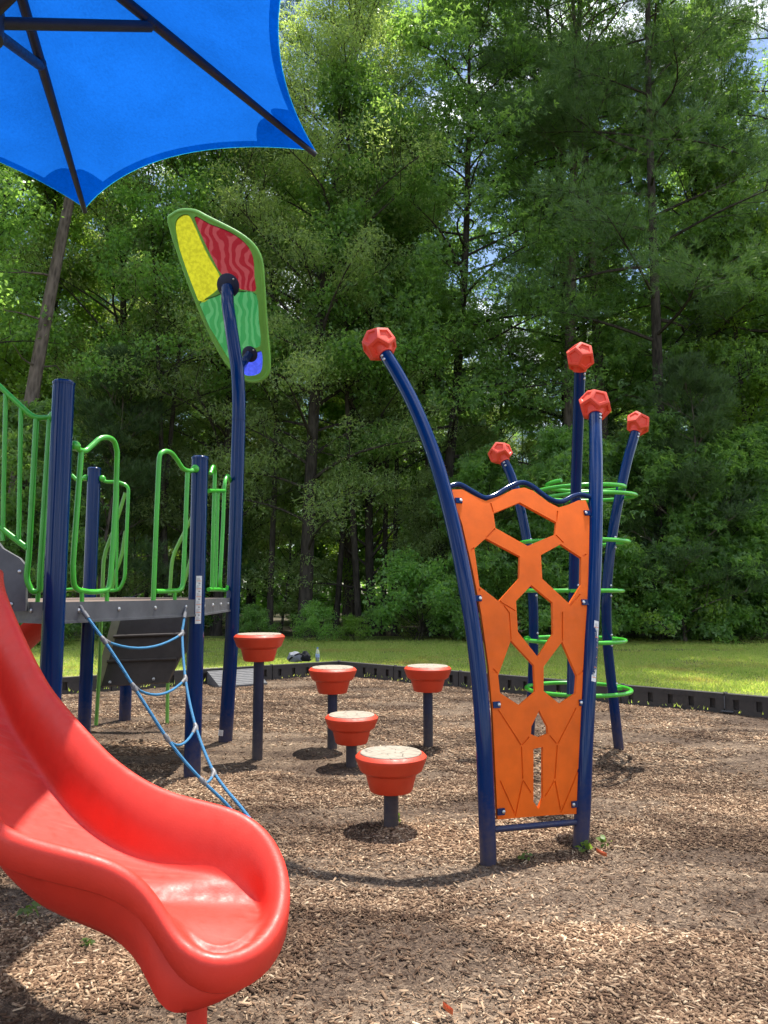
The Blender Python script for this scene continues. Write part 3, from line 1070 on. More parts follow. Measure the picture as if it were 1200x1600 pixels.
plant('bare', 520, 23.4, 0.9, 300, 'thin_tree', 'thin bare stemmed tree above the two lower stepping pods', 'tree', FR)
for i_, (px_, Y_, s_, a_, l_) in enumerate(((432, 22.6, .95, 40, 'above the tallest stepping pod'), (556, 23.0, 1.0, 170, 'above the gap between bag and right pod'), (588, 24.0, .9, 250, 'just left of the right stepping pod'), (232, 22.8, .95, 310, 'between the arched green rails'), (690, 23.5, .95, 80, 'close left of the leaning pole'))):
    plant('bare', px_, Y_, s_, a_, 'thin_tree', 'dark straight trunk in the wood ' + l_, 'tree', FR)
UN = 'saplings along the foot of the wood'
plant('sapling', 770, 20.8, 0.82, 0, 'sapling', 'leafy star leaved sapling behind the top of the orange panel', 'sapling', UN)
plant('sapling', 900, 20.3, 0.9, 70, 'sapling', 'leafy star leaved sapling seen through the upper rings', 'sapling', UN)
plant('sapling', 1030, 20.4, 0.95, 140, 'sapling', 'broad star leaved sapling just right of the ring climber', 'sapling', UN)
plant('sapling', 1150, 20.2, 0.88, 220, 'sapling', 'star leaved sapling at the right edge above the border', 'sapling', UN)
plant('sapling', 1270, 20.2, 1.0, 300, 'sapling', 'sapling cut by the right edge of the photo', 'sapling', UN)
plant('sapling_fine', 675, 21.8, 0.7, 0, 'sapling', 'fine leaved sapling behind the right stepping pod', 'sapling', UN)
plant('sapling_fine', 445, 24.5, 0.9, 90, 'sapling', 'fine leaved sapling behind the low branches of the big oak', 'sapling', UN)
plant('sapling_fine', 215, 23.5, 0.9, 170, 'sapling', 'pale leaved sapling behind the arched green rails', 'sapling', UN)
plant('sapling', 330, 25.0, 0.85, 30, 'sapling', 'star leaved sapling behind the sign pole and short post', 'sapling', UN)
plant('sapling', 30, 19.0, 0.95, 110, 'sapling', 'sapling behind the sloping stair rail', 'sapling', UN)
SH = 'bushes at the edge of the lawn'
marks = [(-60, 'at the left edge behind the stair panel'), (60, 'behind the near left post'), (170, 'behind the rope net'), (268, 'behind the dark climbing wall'), (395, 'behind the tallest stepping pod'),
         (480, 'above the grey bag on the border'), (560, 'right of the water bottle'), (655, 'behind the right stepping pod'), (720, 'left of the orange panel'), (800, 'seen through the middle holes of the orange panel'),
         (880, 'seen through the lower rings'), (965, 'behind the right ring climber pole'), (1040, 'right of the ring climber'), (1110, 'above the pale joint of the border'), (1180, 'nearest the right edge'), (1250, 'cut by the right edge')]
for i, (px, s_) in enumerate(marks):
    k = 'shrub_a' if (i * 7) % 3 else 'shrub_b'
    plant(k, px + random.uniform(-12, 12), 20.0 + random.uniform(0, 0.9), (1.0 if px > 640 else 0.42) * random.uniform(0.85, 1.25), random.uniform(0, 360), 'bush',
          ('dark green bush ' if k == 'shrub_a' else 'light green bush ') + s_, 'bush', SH)
BK = 'trees deep in the wood'
rs_ = np.random.RandomState(77)
def far_wood():
    rs = np.random.RandomState(31)
    n = 60000
    c = np.stack([(rs.rand(n) - .5) * 90, 49 + 5 * rs.rand(n), 9.5 * rs.rand(n) ** 1.2], -1)
    c[:, 2] *= 0.7 + 0.5 * vnoise(c[:, 0] * .35, c[:, 1] * .2, 6)
    tag(np_mesh('distant_wood', leaf_quads(rs, c, 0.42, 'broad'), 4, M['leaf_gum']), kind='stuff')
far_wood()
for (Y, n, half) in ((27.5, 12, 17), (32, 13, 21), (38, 14, 26), (45, 16, 33)):
    for i in range(n):
        x = -half + 2 * half * (i + 0.5) / n + rs_.uniform(-0.9, 0.9)
        yy = Y + rs_.uniform(-1.6, 1.6)
        k = ['gum_a', 'oak_a', 'gum_b', 'pine_b', 'bright', 'oak_b', 'gum_a', 'pine_a'][rs_.randint(8)]
        px = 600 + x * F_PX / (yy * CP)
        sc__ = rs_.uniform(0.55, 0.85)
        if 700 < px < 850:
            k, sc__ = 'oak_b', 0.55
        plant(k, px, yy, sc__, rs_.uniform(0, 360), 'forest_tree', 'tree standing deep in the shaded wood behind the front trees', 'tree', BK)
for (Y, n, half) in ((24.5, 14, 15), (29, 15, 19), (34, 16, 24)):
    for i in range(n):
        x = -half + 2 * half * (i + 0.5) / n + rs_.uniform(-0.7, 0.7)
        yy = Y + rs_.uniform(-1, 1)
        if Y < 30 and 140 < 600 + x * F_PX / (yy * CP) < 650:
            continue
        plant(['sapling', 'sapling_fine', 'sapling', 'young_pine'][rs_.randint(4)], 600 + x * F_PX / (yy * CP), yy, rs_.uniform(0.7, 1.1), rs_.uniform(0, 360), 'forest_sapling', 'understorey sapling in the shade between the trunks of the wood', 'sapling', 'saplings deep in the wood')
for k in list(TREES):
    if 'used' in TREES[k]:
        for o in bpy.data.objects:
            if 'used' in o: del o['used']

# ------------------------------------------------------------------ plastic border
TIM_L, TIM_H = 1.22, 0.225
def border_mesh():
    mb = MB()
    Lq = TIM_L - 0.012
    nsl = 5
    # body from boxes butted around recessed pockets
    mb.box((Lq / 2, 0, TIM_H - 0.03), (Lq, 0.10, 0.06))
    mb.box((Lq / 2, 0, 0.01), (Lq, 0.10, 0.09))
    mb.box((Lq / 2, 0.018, 0.11), (Lq - 0.004, 0.045, 0.11))
    xs = [0.0]
    for k in range(nsl):
        c = Lq * (k + 0.5) / nsl
        xs += [c - 0.03, c + 0.03]
    xs.append(Lq)
    for k in range(0, len(xs), 2):
        a, b = xs[k], xs[k + 1]
        mb.box(((a + b) / 2, -0.006, 0.11), (b - a, 0.082, 0.11))
    return mb
btm = None
def place_border(P, d, n, labels):
    global btm
    ang = math.atan2(d.y, d.x)
    for i in range(n):
        o = thing('border_timber', labels[i], 'border', P + d * (TIM_L * i), 'black plastic border around the mulch')
        o.rotation_euler = (0, 0, ang)
        if btm is None:
            m_ = border_mesh()
            btm = m_
            me_b = MB(); me_b.v, me_b.f, me_b.m = m_.v, m_.f, m_.m
            ob = me_b.build('timber_body', M['black'], None, smooth=False)
            pk = MB()
            pk.tube([(0.0, -0.0, -0.2), (0.0, 0.0, TIM_H + 0.012)], 0.022, 10)
            pk.lathe([(0.026, TIM_H), (0.026, TIM_H + 0.008), (0.02, TIM_H + 0.014)], 12)
            stk = pk.build('stake', M['black'])
            place_border.ob, place_border.stk = ob, stk
        else:
            ob = place_border.ob.copy(); C.objects.link(ob)
            stk = place_border.stk.copy(); C.objects.link(stk)
        ob.parent = o
        stk.parent = o
ordn = ['first', 'second', 'third', 'fourth', 'fifth', 'sixth', 'seventh', 'eighth']
place_border(CORNER, RDIR, 7, ['black plastic border timber, %s to the right of the far bed corner' % ordn[i] for i in range(7)])
ng = 6
place_border(CORNER + LDIR * (TIM_L * ng) + Vector((0, 0, 0)), -LDIR, ng, ['black plastic border timber, %s to the left of the far bed corner' % ordn[ng - 1 - i] for i in range(ng)])
# pale scuffed joint plate on the right run
jp = MB()
jpos = CORNER + RDIR * (TIM_L * 5)
rotj = Matrix.Rotation(math.atan2(RDIR.y, RDIR.x), 3, 'Z')
jn = rotj @ Vector((0, -1, 0))
jp.box(jpos + jn * 0.056 + Vector((0, 0, 0.13)), (0.010, 0.012, 0.14), rotj)
jp.box(jpos + jn * 0.075 + Vector((0, 0, 0.035)) + (rotj @ Vector((0.03, 0, 0))), (0.13, 0.04, 0.012), rotj)
tag(jp.build('joint_plate', M['ramp'], smooth=False), 'pale grey joint plate between two timbers right of the ring climber', 'joint plate')

# path beyond the left border, ramp, bag, bottle
pth = MB()
nl_ = Vector((LDIR.y, -LDIR.x, 0))
if nl_.y < 0: nl_ = -nl_
a0, a1 = CORNER + LDIR * 1.2 + nl_ * 0.35, CORNER + LDIR * 16 + nl_ * 0.35
pth.add([a0 + Vector((0, 0, .062)), a0 + nl_ * 1.4 + Vector((0, 0, .062)), a1 + nl_ * 1.4 + Vector((0, 0, .062)), a1 + Vector((0, 0, .062))], [(0, 1, 2, 3)])
tag(pth.build('path', M['concrete'], smooth=False), kind='structure')

rm = thing('access_ramp', 'low light grey ribbed ramp leaning on the black border behind the sign pole', 'ramp', (0, 0, 0))
rb = MB()
rp = CORNER + LDIR * 1.55
rin = -nl_
rr_ = Matrix.Rotation(math.atan2(LDIR.y, LDIR.x), 3, 'Z')
u_ = LDIR
P0 = rp + rin * 0.08
wq, lq = 0.75, 0.5
A_, B_ = P0, P0 + u_ * wq
quad = [A_ + Vector((0, 0, .20)), B_ + Vector((0, 0, .20)), B_ + rin * lq + Vector((0, 0, .03)), A_ + rin * lq + Vector((0, 0, .03))]
low = [Vector((q.x, q.y, -0.03)) for q in quad]
rb.add(quad + low, [(3, 2, 1, 0), (4, 5, 6, 7), (0, 1, 5, 4), (1, 2, 6, 5), (2, 3, 7, 6), (3, 0, 4, 7)])
rb.build('ramp_body', M['ramp'], rm, smooth=False)
rg = MB()
for k in range(9):
    t = (k + 0.5) / 9
    c = quad[0].lerp(quad[3], t); e = quad[1].lerp(quad[2], t)
    rg.tube([c + Vector((0, 0, .001)), e + Vector((0, 0, .001))], 0.005, 6)
rg.build('tread_ridges', M['ramp'], rm)

def blob(mb, c, r, seed, sq=(1, 1, 1), amp=0.3, n=20, m=12, mi=None):
    rs = np.random.RandomState(seed)
    ph = rs.rand(6) * 6
    verts, faces = [], []
    for i in range(m + 1):
        th = math.pi * i / m
        for k in range(n):
            a = 2 * math.pi * k / n
            x, y, z = math.sin(th) * math.cos(a), math.sin(th) * math.sin(a), math.cos(th)
            q = 1 + amp * (0.5 * math.sin(3 * x + ph[0] + 2 * y) + 0.35 * math.sin(5 * y + ph[1] + 3 * z) + 0.25 * math.sin(7 * z + 6 * x + ph[2]) + 0.2 * math.sin(11 * x - 9 * y + ph[3]))
            zz = z * r * q * sq[2]
            verts.append((c[0] + x * r * q * sq[0], c[1] + y * r * q * sq[1], c[2] + max(zz, -0.8 * r * sq[2])))
    for i in range(m):
        for k in range(n):
            l = (k + 1) % n
            faces.append((i * n + k, (i + 1) * n + k, (i + 1) * n + l, i * n + l))
    mb.add(verts, faces, mi)

bp_ = ay(467, 1041, 12.62)
bgt = thing('bag', 'slumped grey and black bag lying on the far corner of the border', 'bag', (bp_.x, bp_.y, TIM_H))
q_ = MB(); blob(q_, (bp_.x - .03, bp_.y, TIM_H + .07), 0.12, 3, (1.25, .8, .72), .3)
q_.build('bag_body', M['bag'], bgt)
q_ = MB(); blob(q_, (bp_.x + .10, bp_.y - .02, TIM_H + .075), 0.10, 5, (1.0, .8, .8), .35)
q_.build('bag_pocket', M['bag_black'], bgt)
q_ = MB()
q_.tube(smooth_path([(bp_.x - .16, bp_.y - .02, TIM_H + .02), (bp_.x - .12, bp_.y - .08, TIM_H + .07), (bp_.x + .02, bp_.y - .09, TIM_H + .14), (bp_.x + .16, bp_.y - .05, TIM_H + .06), (bp_.x + .2, bp_.y - .03, TIM_H + .03)], 5), 0.014, 6)
q_.build('strap', M['bag_black'], bgt)

bo = ay(496, 1036, 12.66)
def clear_mat():
    m, t, b = mat('clear_bottle_plastic')
    b.inputs['Base Color'].default_value = (0.75, 0.82, 0.86, 1)
    b.inputs['Roughness'].default_value = 0.12
    b.inputs['Transmission Weight'].default_value = 0.7
    return m
M['clear'] = clear_mat()
M['blue_cap'] = painted('blue_cap_plastic', (0.05, 0.16, 0.45), 0.4)
M['bottle_label'] = painted('blue_white_wrap', (0.30, 0.42, 0.62), 0.5)
bt = thing('water_bottle', 'clear plastic water bottle standing on the border right of the bag', 'bottle', (bo.x, bo.y, TIM_H))
z0 = TIM_H
q_ = MB(); q_.lathe([(.028, z0), (.033, z0 + .01), (.033, z0 + .15), (.028, z0 + .175), (.013, z0 + .205), (.013, z0 + .215)], 18, (bo.x, bo.y, 0)); q_.build('bottle_body', M['clear'], bt)
q_ = MB(); q_.lathe([(.0345, z0 + .07), (.0345, z0 + .125)], 18, (bo.x, bo.y, 0)); q_.build('wrapper', M['bottle_label'], bt)
q_ = MB(); q_.lathe([(.016, z0 + .214), (.016, z0 + .232)], 14, (bo.x, bo.y, 0)); q_.build('cap', M['blue_cap'], bt)

# ------------------------------------------------------------------ stepping pods
def pod_proto():
    r = thing('stepping_pod', 'x', 'stepping stool', (0, 0, 0), 'stepping pods on blue posts')
    b_ = MB()
    b_.lathe([(.085, -.225), (.122, -.222), (.130, -.212), (.152, -.128), (.155, -.118), (.170, -.112), (.188, -.098), (.209, -.045), (.2155, -.028), (.2150, -.019), (.199, -.003), (.192, .0), (.187, -.004)], 56)
    bo_ = b_.build('pod_body', M['pod'], r, angle=28)
    d_ = MB()
    d_.lathe([(.186, -.012), (.186, .002), (.182, .0055), (.0, .0062)], 56)
    do_ = d_.build('top_disc', M['disc'], r)
    p_ = MB()
    p_.lathe([(.044, -1.0), (.044, 0.0)], 24)
    po_ = p_.build('post', M['navy_old'], r)
    return r, bo_, do_, po_
pods = [((611, 1290), 0.415, 0.02, 'nearest red stepping pod with cracked cream top, lowest and largest'),
        ((549, 1195), 0.335, 0.0, 'low red pod between the nearest pod and the one by the bag'),
        ((519, 1170), 0.68, -0.02, 'red pod standing just below the water bottle and grey bag'),
        ((669, 1166), 0.70, 0.0, 'red pod alone on the right, left of the orange panel'),
        ((402, 1185), 1.03, 0.0, 'tallest red pod, on a high post right of the coloured sign pole')]
pod0 = None
POD_TOP = {0: 1176, 1: 1117, 2: 1043, 3: 1041, 4: 991}
for i, (bpix, hh, rz, lab) in enumerate(pods):
    base = az(*bpix, 0)
    top = ay(bpix[0], POD_TOP[i], base.y).z
    if pod0 is None:
        pod0 = pod_proto()
        r = pod0[0]
    else:
        r = copy_tree(pod0[0])
    r['label'] = lab
    ch = {c.name.split('.')[0]: c for c in r.children}
    r.location = (base.x, base.y, 0)
    r.rotation_euler = (0, 0, 1.3 * i)
    for nm in ('pod_body', 'top_disc'):
        ch[nm].location = (0, 0, top)
    ch['post'].location = (0, 0, top - 0.2)
    ch['post'].scale = (1, 1, (top - 0.2 + 0.12))

# ------------------------------------------------------------------ finial balls (dodecahedra with sunken faces)
def finial_mesh(rad=0.112):
    bm = bmesh.new()
    ph = (1 + 5 ** 0.5) / 2
    pts = [(x, y, z) for x in (-1, 1) for y in (-1, 1) for z in (-1, 1)]
    for a in (-1 / ph, 1 / ph):
        for b in (-ph, ph):
            pts += [(0, a, b), (a, b, 0), (b, 0, a)]
    for p in pts:
        bm.verts.new(Vector(p) * (rad / 3 ** 0.5 * 1.1))
    bmesh.ops.convex_hull(bm, input=bm.verts)
    bmesh.ops.dissolve_limit(bm, angle_limit=0.05, verts=bm.verts, edges=bm.edges)
    # stand it on a corner
    fn = max(bm.verts, key=lambda v: v.co.z).co.normalized()
    bmesh.ops.rotate(bm, verts=bm.verts, cent=(0, 0, 0), matrix=fn.rotation_difference(Vector((0, 0, -1))).to_matrix())
    bot = min(bm.faces, key=lambda f: f.calc_center_median().z)
    fs = [f for f in bm.faces if f is not bot]
    bmesh.ops.bevel(bm, geom=bm.edges[:], offset=0.006, segments=2, profile=0.6, affect='EDGES')
    fs = [f for f in bm.faces if len(f.verts) == 5 and f.calc_area() > 0.002 and f.normal.z > -2]
    bmesh.ops.inset_individual(bm, faces=fs, thickness=0.017, depth=0)
    bmesh.ops.inset_individual(bm, faces=fs, thickness=0.008, depth=-0.009)
    me = bpy.data.meshes.new('finial')
    bm.to_mesh(me)
    bm.free()
    me.materials.append(M['ball'])
    me.polygons.foreach_set('use_smooth', [True] * len(me.polygons))
    me.set_sharp_from_angle(angle=R(25))
    return me
FIN = finial_mesh()
def finial(parent, P, axis, spin, s=1.0):
    """ball whose flat foot sits at P, pointing along axis; P in world"""
    o = bpy.data.objects.new('finial', FIN)
    C.objects.link(o)
    o.parent = parent
    ax = Vector(axis).normalized()
    q = Vector((0, 0, 1)).rotation_difference(ax)
    o.rotation_euler = (q.to_matrix() @ Matrix.Rotation(spin, 3, 'Z')).to_euler()
    o.location = Vector(P) + ax * 0.098 * s - world_loc(parent)
    o.scale = (s, s, s)
    c = MB()
    c.tube([Vector(P) - ax * 0.012, Vector(P) + ax * 0.012, Vector(P) + ax * 0.05 * s], [0.052, 0.054, 0.074], 20)
    c.build('finial_collar', M['ball'], parent)
    return o

def bolts(mb, P, axis, toward, r, n=2, gap=0.035, start=0.03, br=0.011):
    ax = Vector(axis).normalized()
    tw = Vector(toward); tw = (tw - ax * tw.dot(ax)).normalized()
    for k in range(n):
        c = Vector(P) - ax * (start + gap * k) + tw * (r + 0.001)
        mb.lathe([(br, 0), (br * 0.9, 0.005), (br * 0.4, 0.009)], 10, c, rot=Vector((0, 0, 1)).rotation_difference(tw).to_matrix())

# ------------------------------------------------------------------ orange panel climber
BL, BR = az(763, 1345, 0), az(907, 1325, 0)
bS = (BR.y - BL.y) / (BR.x - BL.x)
cS = BL.y - bS * BL.x
def lean(z): return 1.03 * (max(z, 0) / 3.0) ** 2.1
def onp(px, py):
    """the point of the leaning, curved panel surface seen at this pixel"""
    d = ray(px, py)
    t = 4.2
    for _ in range(40):
        P = EYE + d * t
        t = (cS + bS * P.x + lean(P.z)) / d.y
    return EYE + d * t
def onp_n(P):
    dl = (lean(P.z + .01) - lean(P.z - .01)) / .02
    return Vector((bS, -1, dl)).normalized()      # towards the camera

pc = thing('panel_climber', 'tall climber with orange honeycomb panel between two curved blue poles', 'climber', ((BL.x + BR.x) / 2, (BL.y + BR.y) / 2, 0))
lpix = [(763, 1345), (760, 1260), (757, 1180), (752, 1100), (744, 1020), (732, 940), (717, 860), (698, 780), (676, 706), (648, 636), (622, 586), (602, 553)]
rpix = [(907, 1325), (911, 1250), (914, 1170), (919, 1080), (923, 1000), (927, 920), (930, 840), (931, 760), (931, 700), (930, 648)]
lp = [onp(*p) for p in lpix]
rp_ = [onp(*p) for p in rpix]
for pts, sp, fl in ((lp, 0.5, 1), (rp_, 0.1, -1)):
    pp = smooth_path(pts, 5)
    pp = [pp[0] - Vector((0, 0, 0.15))] + pp
    mb = MB(); mb.tube(pp, 0.0445, 24)
    po = mb.build('pole', M['navy'], pc)
    ax = (pp[-1] - pp[-4]).normalized()
    finial(po, pp[-1], ax, sp, 1.0)
    q_ = MB(); bolts(q_, pp[-1], ax, Vector((-0.5 * fl - 0.2, -0.6, 0)), 0.0445)
    q_.build('bolt', M['steel'], po)

def sticker(parent, P0, P1, width, r, face, name='warning_label'):
    """a strip of printed label wrapped on a tube from P0 (top) to P1 (bottom); r tube radius; face = outward direction"""
    P0, P1 = Vector(P0), Vector(P1)
    ax = (P0 - P1).normalized()
    f = Vector(face); f = (f - ax * f.dot(ax)).normalized()
    s = ax.cross(f)
    half = width / 2 / r
    mb = MB()
    K, nn = 10, 6
    def patch(t0, t1, a0, a1, rr, mi):
        vs_, fs_ = [], []
        for j in range(2):
            c = P0.lerp(P1, (t0, t1)[j])
            for k in range(nn + 1):
                a = a0 + (a1 - a0) * k / nn
                vs_.append(c + (f * math.cos(a) + s * math.sin(a)) * rr)
        for k in range(nn):
            fs_.append((k, k + 1, nn + 2 + k, nn + 1 + k))
        mb.add(vs_, fs_, mi)
    patch(0, 1, -half, half, r + .0012, 0)
    Ln = (P0 - P1).length
    rnd = random.Random(3)
    t = 0.05
    i = 0
    while t < 0.95:
        if i % 7 == 3:
            patch(t, t + 0.012, -half * .8, half * .8, r + .002, 2); t += 0.03
        elif i % 7 == 5:
            patch(t, t + 0.028, -half * .2, half * .45, r + .002, 1); t += 0.05
        else:
            patch(t, t + 0.006, -half * .75, half * rnd.uniform(0.0, .75), r + .002, 1); t += 0.017
        i += 1
    return mb.build(name, [M['label'], M['ink'], M['ink_orange']], parent)
rightpole = [c for c in pc.children if c.name.startswith('pole')][1]
sticker(rightpole, onp(924.6, 972), onp(919.8, 1066), 0.032, 0.0445, (0.42, -1, 0.0))

# --- the panel: outline, holes and grooves traced in the photograph, laid on the leaning surface
outline = [(702, 766), (722, 766), (742, 777), (758, 784), (780, 776), (800, 766), (818, 763), (832, 768), (856, 786), (872, 794), (886, 790), (902, 783), (914, 783), (920, 800),
           (919, 860), (917, 930), (912, 1000), (908, 1080), (904, 1160), (901, 1220), (899, 1271), (860, 1273), (820, 1276), (776, 1280), (772, 1190), (768, 1110), (762, 1040), (751, 960), (737, 890), (721, 820)]
holes = [[(770, 803), (811, 786), (868, 817), (866, 836), (823, 854), (773, 826)],
         [(740, 858), (758, 842), (811, 870), (810, 904), (778, 940), (748, 917)],
         [(844, 868), (875, 851), (907, 872), (906, 915), (888, 944), (846, 905)],
         [(805, 940), (829, 915), (862, 942), (863, 990), (839, 1027), (808, 988)],
         [(797, 1001), (833, 1040), (835, 1081), (810, 1102), (780, 1083), (777, 1056)],
         [(877, 1003), (900, 1056), (898, 1083), (873, 1100), (848, 1080), (848, 1042)],
         [(841, 1110), (854, 1135), (855, 1146), (841, 1152), (828, 1147), (829, 1135)],
         [(832, 1170), (847, 1167), (847, 1246), (840, 1263), (832, 1252)]]
grooves = [[(765, 786), (770, 803)], [(870, 798), (868, 817)], [(773, 826), (758, 842)], [(741, 856), (733, 862)], [(866, 836), (880, 850)], [(908, 871), (916, 866)],
           [(778, 940), (805, 956)], [(749, 919), (747, 926)], [(888, 948), (906, 928)], [(794, 955), (797, 1001)], [(877, 955), (877, 1003)],
           [(768, 1044), (777, 1054)], [(900, 1056), (911, 1047)], [(776, 1108), (813, 1165)], [(899, 1105), (869, 1163)], [(813, 1165), (815, 1218)], [(869, 1163), (865, 1218)],
           [(813, 1165), (826, 1150)], [(869, 1163), (856, 1148)], [(815, 1218), (829, 1240)], [(865, 1218), (849, 1245)], [(815, 1218), (803, 1276)], [(865, 1218), (875, 1270)],
           [(779, 1218), (803, 1272)], [(903, 1200), (875, 1268)], [(794, 958), (779, 938)]]
def inset_tri(out, hls, step=22):
    pts, edges = [], []
    def loop(P):
        o = len(pts)
        for i, p in enumerate(P):
            pts.append(Vector(p))
        n = len(P)
        for i in range(n):
            edges.append((o + i, o + (i + 1) % n))
    def dens(P):
        r = []
        for i in range(len(P)):
            a, b = Vector(P[i]), Vector(P[(i + 1) % len(P)])
            k = max(1, int((b - a).length / step))
            r += [a.lerp(b, j / k) for j in range(k)]
        return r
    loops = [dens(out)] + [dens(h) for h in hls]
    for l in loops: loop(l)
    x0, x1 = min(p[0] for p in out), max(p[0] for p in out)
    y0, y1 = min(p[1] for p in out), max(p[1] for p in out)
    y = y0 + 7
    while y < y1:
        x = x0 + 5
        while x < x1:
            pts.append(Vector((x, y)))
            x += step
        y += step
    v2, e2, f2, *_ = geometry.delaunay_2d_cdt(pts, edges, [], 0, 1e-4)
    def inside(P, q):
        c = False
        n = len(P)
        for i in range(n):
            a, b = P[i], P[i - 1]
            if (a[1] > q[1]) != (b[1] > q[1]) and q[0] < (b[0] - a[0]) * (q[1] - a[1]) / (b[1] - a[1]) + a[0]:
                c = not c
        return c
    fs = []
    for f in f2:
        c = sum((v2[i] for i in f), Vector((0, 0))) / len(f)
        if inside(out, c) and not any(inside(h, c) for h in hls):
            fs.append(f)
    return v2, fs
def groove_poly(a, b, w_=1.15):
    a, b = Vector(a), Vector(b)
    d = (b - a).normalized(); s = Vector((-d.y, d.x)) * w_
    a2, b2 = a + d * 1.5, b - d * 1.5
    return [a2 - s, b2 - s, b2 + s, a2 + s]
def sheet(mb, hls, o0, o1, back=True):
    v2, fs = inset_tri(outline, hls)
    P3 = [onp(p.x, p.y) for p in v2]
    N3 = [onp_n(p) for p in P3]
    front = [p + n * o0 for p, n in zip(P3, N3)]
    bk = [p + n * o1 for p, n in zip(P3, N3)]
    n = len(front)
    # orientation: pixel y runs down, so flip to face the camera
    ff = []
    for f in fs:
        a, b, c = (front[f[0]], front[f[1]], front[f[2]])
        if (b - a).cross(c - a).dot(N3[f[0]]) < 0: f = tuple(reversed(f))
        ff.append(tuple(f))
    cnt = {}
    for f in ff:
        for i in range(len(f)):
            cnt[(f[i], f[(i + 1) % len(f)])] = 1
    sides = [(b, a, a + n, b + n) for (a, b) in cnt if (b, a) not in cnt]
    mb.add(front + bk, ff + ([tuple(i + n for i in reversed(f)) for f in ff] if back else []) + sides)
pn = MB()
sheet(pn, holes + [groove_poly(*g_) for g_ in grooves], 0.010, 0.0042, back=False)
sheet(pn, holes, 0.004, -0.010)
pn.build('panel', M['orange'], pc, smooth=False)

wb = MB()
wpix = [(690, 762), (703, 760), (718, 757), (740, 769), (758, 778), (775, 773), (795, 761), (815, 754), (832, 760), (856, 778), (876, 784), (896, 775), (910, 773), (928, 779)]
wb.tube(smooth_path([onp(*p) for p in wpix], 5), 0.016, 14)
wb.build('wave_bar', M['navy'], pc)
bb = MB()
bb.tube([onp(760, 1297), onp(905, 1284)], 0.0165, 16)
bb.build('foot_bar', M['navy'], pc)
for (p, tw) in (((718, 784), 1), ((913, 803), -1), ((748, 936), 1), ((909, 942), -1), ((777, 1101), 1), ((905, 1098), -1), ((784, 1267), 1), ((893, 1256), -1)):
    P = onp(*p); n = onp_n(P)
    tx = Vector((1, bS, 0)).normalized()
    bi = n.cross(tx)
    rot = Matrix((tx, bi, n)).transposed()
    mb = MB()
    mb.box(P + n * 0.0145 - tx * 0.012 * tw, (0.042, 0.034, 0.008), rot)
    br_ = mb.build('bracket', M['navy'], pc, smooth=False)
    q_ = MB(); q_.lathe([(.0095, 0), (.009, .005), (.004, .0075)], 12, P + n * 0.0186, rot=Vector((0, 0, 1)).rotation_difference(n).to_matrix())
    q_.build('bolt', M['steel'], br_)

# ------------------------------------------------------------------ ring climber
rc = thing('ring_climber', 'climbing frame of green rings round three splayed blue poles, behind the panel', 'climber', (1.7, 6.75, 0))
def pole_px(seq):
    return [ay(px, py, Y) for (px, py, Y) in seq]
pl_l = pole_px([(827, 1160, 7.16), (831, 1080, 7.06), (834, 1000, 7.0), (832, 925, 6.98), (824, 850, 7.0), (812, 790, 7.06), (799, 745, 7.14), (788, 721, 7.2)])
pl_m = pole_px([(892, 1186, 6.28), (894, 1080, 6.34), (896, 960, 6.36), (898, 850, 6.3), (900, 760, 6.2), (903, 670, 6.05), (906, 578, 5.85)])
pl_r = pole_px([(967, 1170, 6.85), (957, 1080, 6.78), (949, 1000, 6.72), (948, 925, 6.7), (955, 850, 6.72), (965, 790, 6.78), (979, 725, 6.88), (993, 675, 6.98)])
for pts, sp, nm in ((pl_l, 0.9, 'l'), (pl_m, 0.3, 'm'), (pl_r, 0.2, 'r')):
    pp = smooth_path(pts, 5)
    pp = [pp[0] - Vector((0, 0, 0.15))] + pp
    mb = MB(); mb.tube(pp, 0.0445, 22)
    po = mb.build('pole', M['navy'], rc)
    ax = (pp[-1] - pp[-4]).normalized()
    finial(po, pp[-1], ax, sp, 1.0)
    q_ = MB(); bolts(q_, pp[-1], ax, (0.5 if nm != 'l' else -0.3, -0.7, 0), 0.0445)
    q_.build('bolt', M['steel'], po)
def ringz(py): return ay(898, py, 6.72).z
for py, r_, c_, ra in ((1077, .445, (1.70, 6.74), 1), (1000, .43, (1.68, 6.74), 1), (923, .42, (1.68, 6.74), 1), (848, .47, (1.695, 6.74), 1)):
    z = ringz(py)
    mb = MB()
    mb.tube([(c_[0] + r_ * math.cos(a), c_[1] + r_ * math.sin(a), z) for a in [2 * math.pi * k / 56 for k in range(56)]], 0.0178, 12, closed=True)
    for pts in (pl_l, pl_m, pl_r):
        pp = smooth_path(pts, 8)
        c = min(pp, key=lambda p: abs(p.z - z))
        dv = Vector((c.x - c_[0], c.y - c_[1], 0)).normalized()
        for dz in (-0.045, 0.045):
            mb.lathe([(.012, 0), (.011, .006), (.004, .010)], 10, Vector((c.x, c.y, z + dz)) + Vector((0.55, -0.8, 0)).normalized() * 0.0455, mi=1, rot=Vector((0, 0, 1)).rotation_difference(Vector((0.55, -0.8, 0)).normalized()).to_matrix())
        mb.box(Vector((c.x, c.y, z)) + dv * (((Vector((c.x, c.y, 0)) - Vector((c_[0], c_[1], 0))).length < r_) and 0.05 or -0.05), (0.06, 0.06, 0.028), Matrix.Rotation(math.atan2(dv.y, dv.x), 3, 'Z'))
    mb.build('ring', [M['green'], M['steel']], rc)
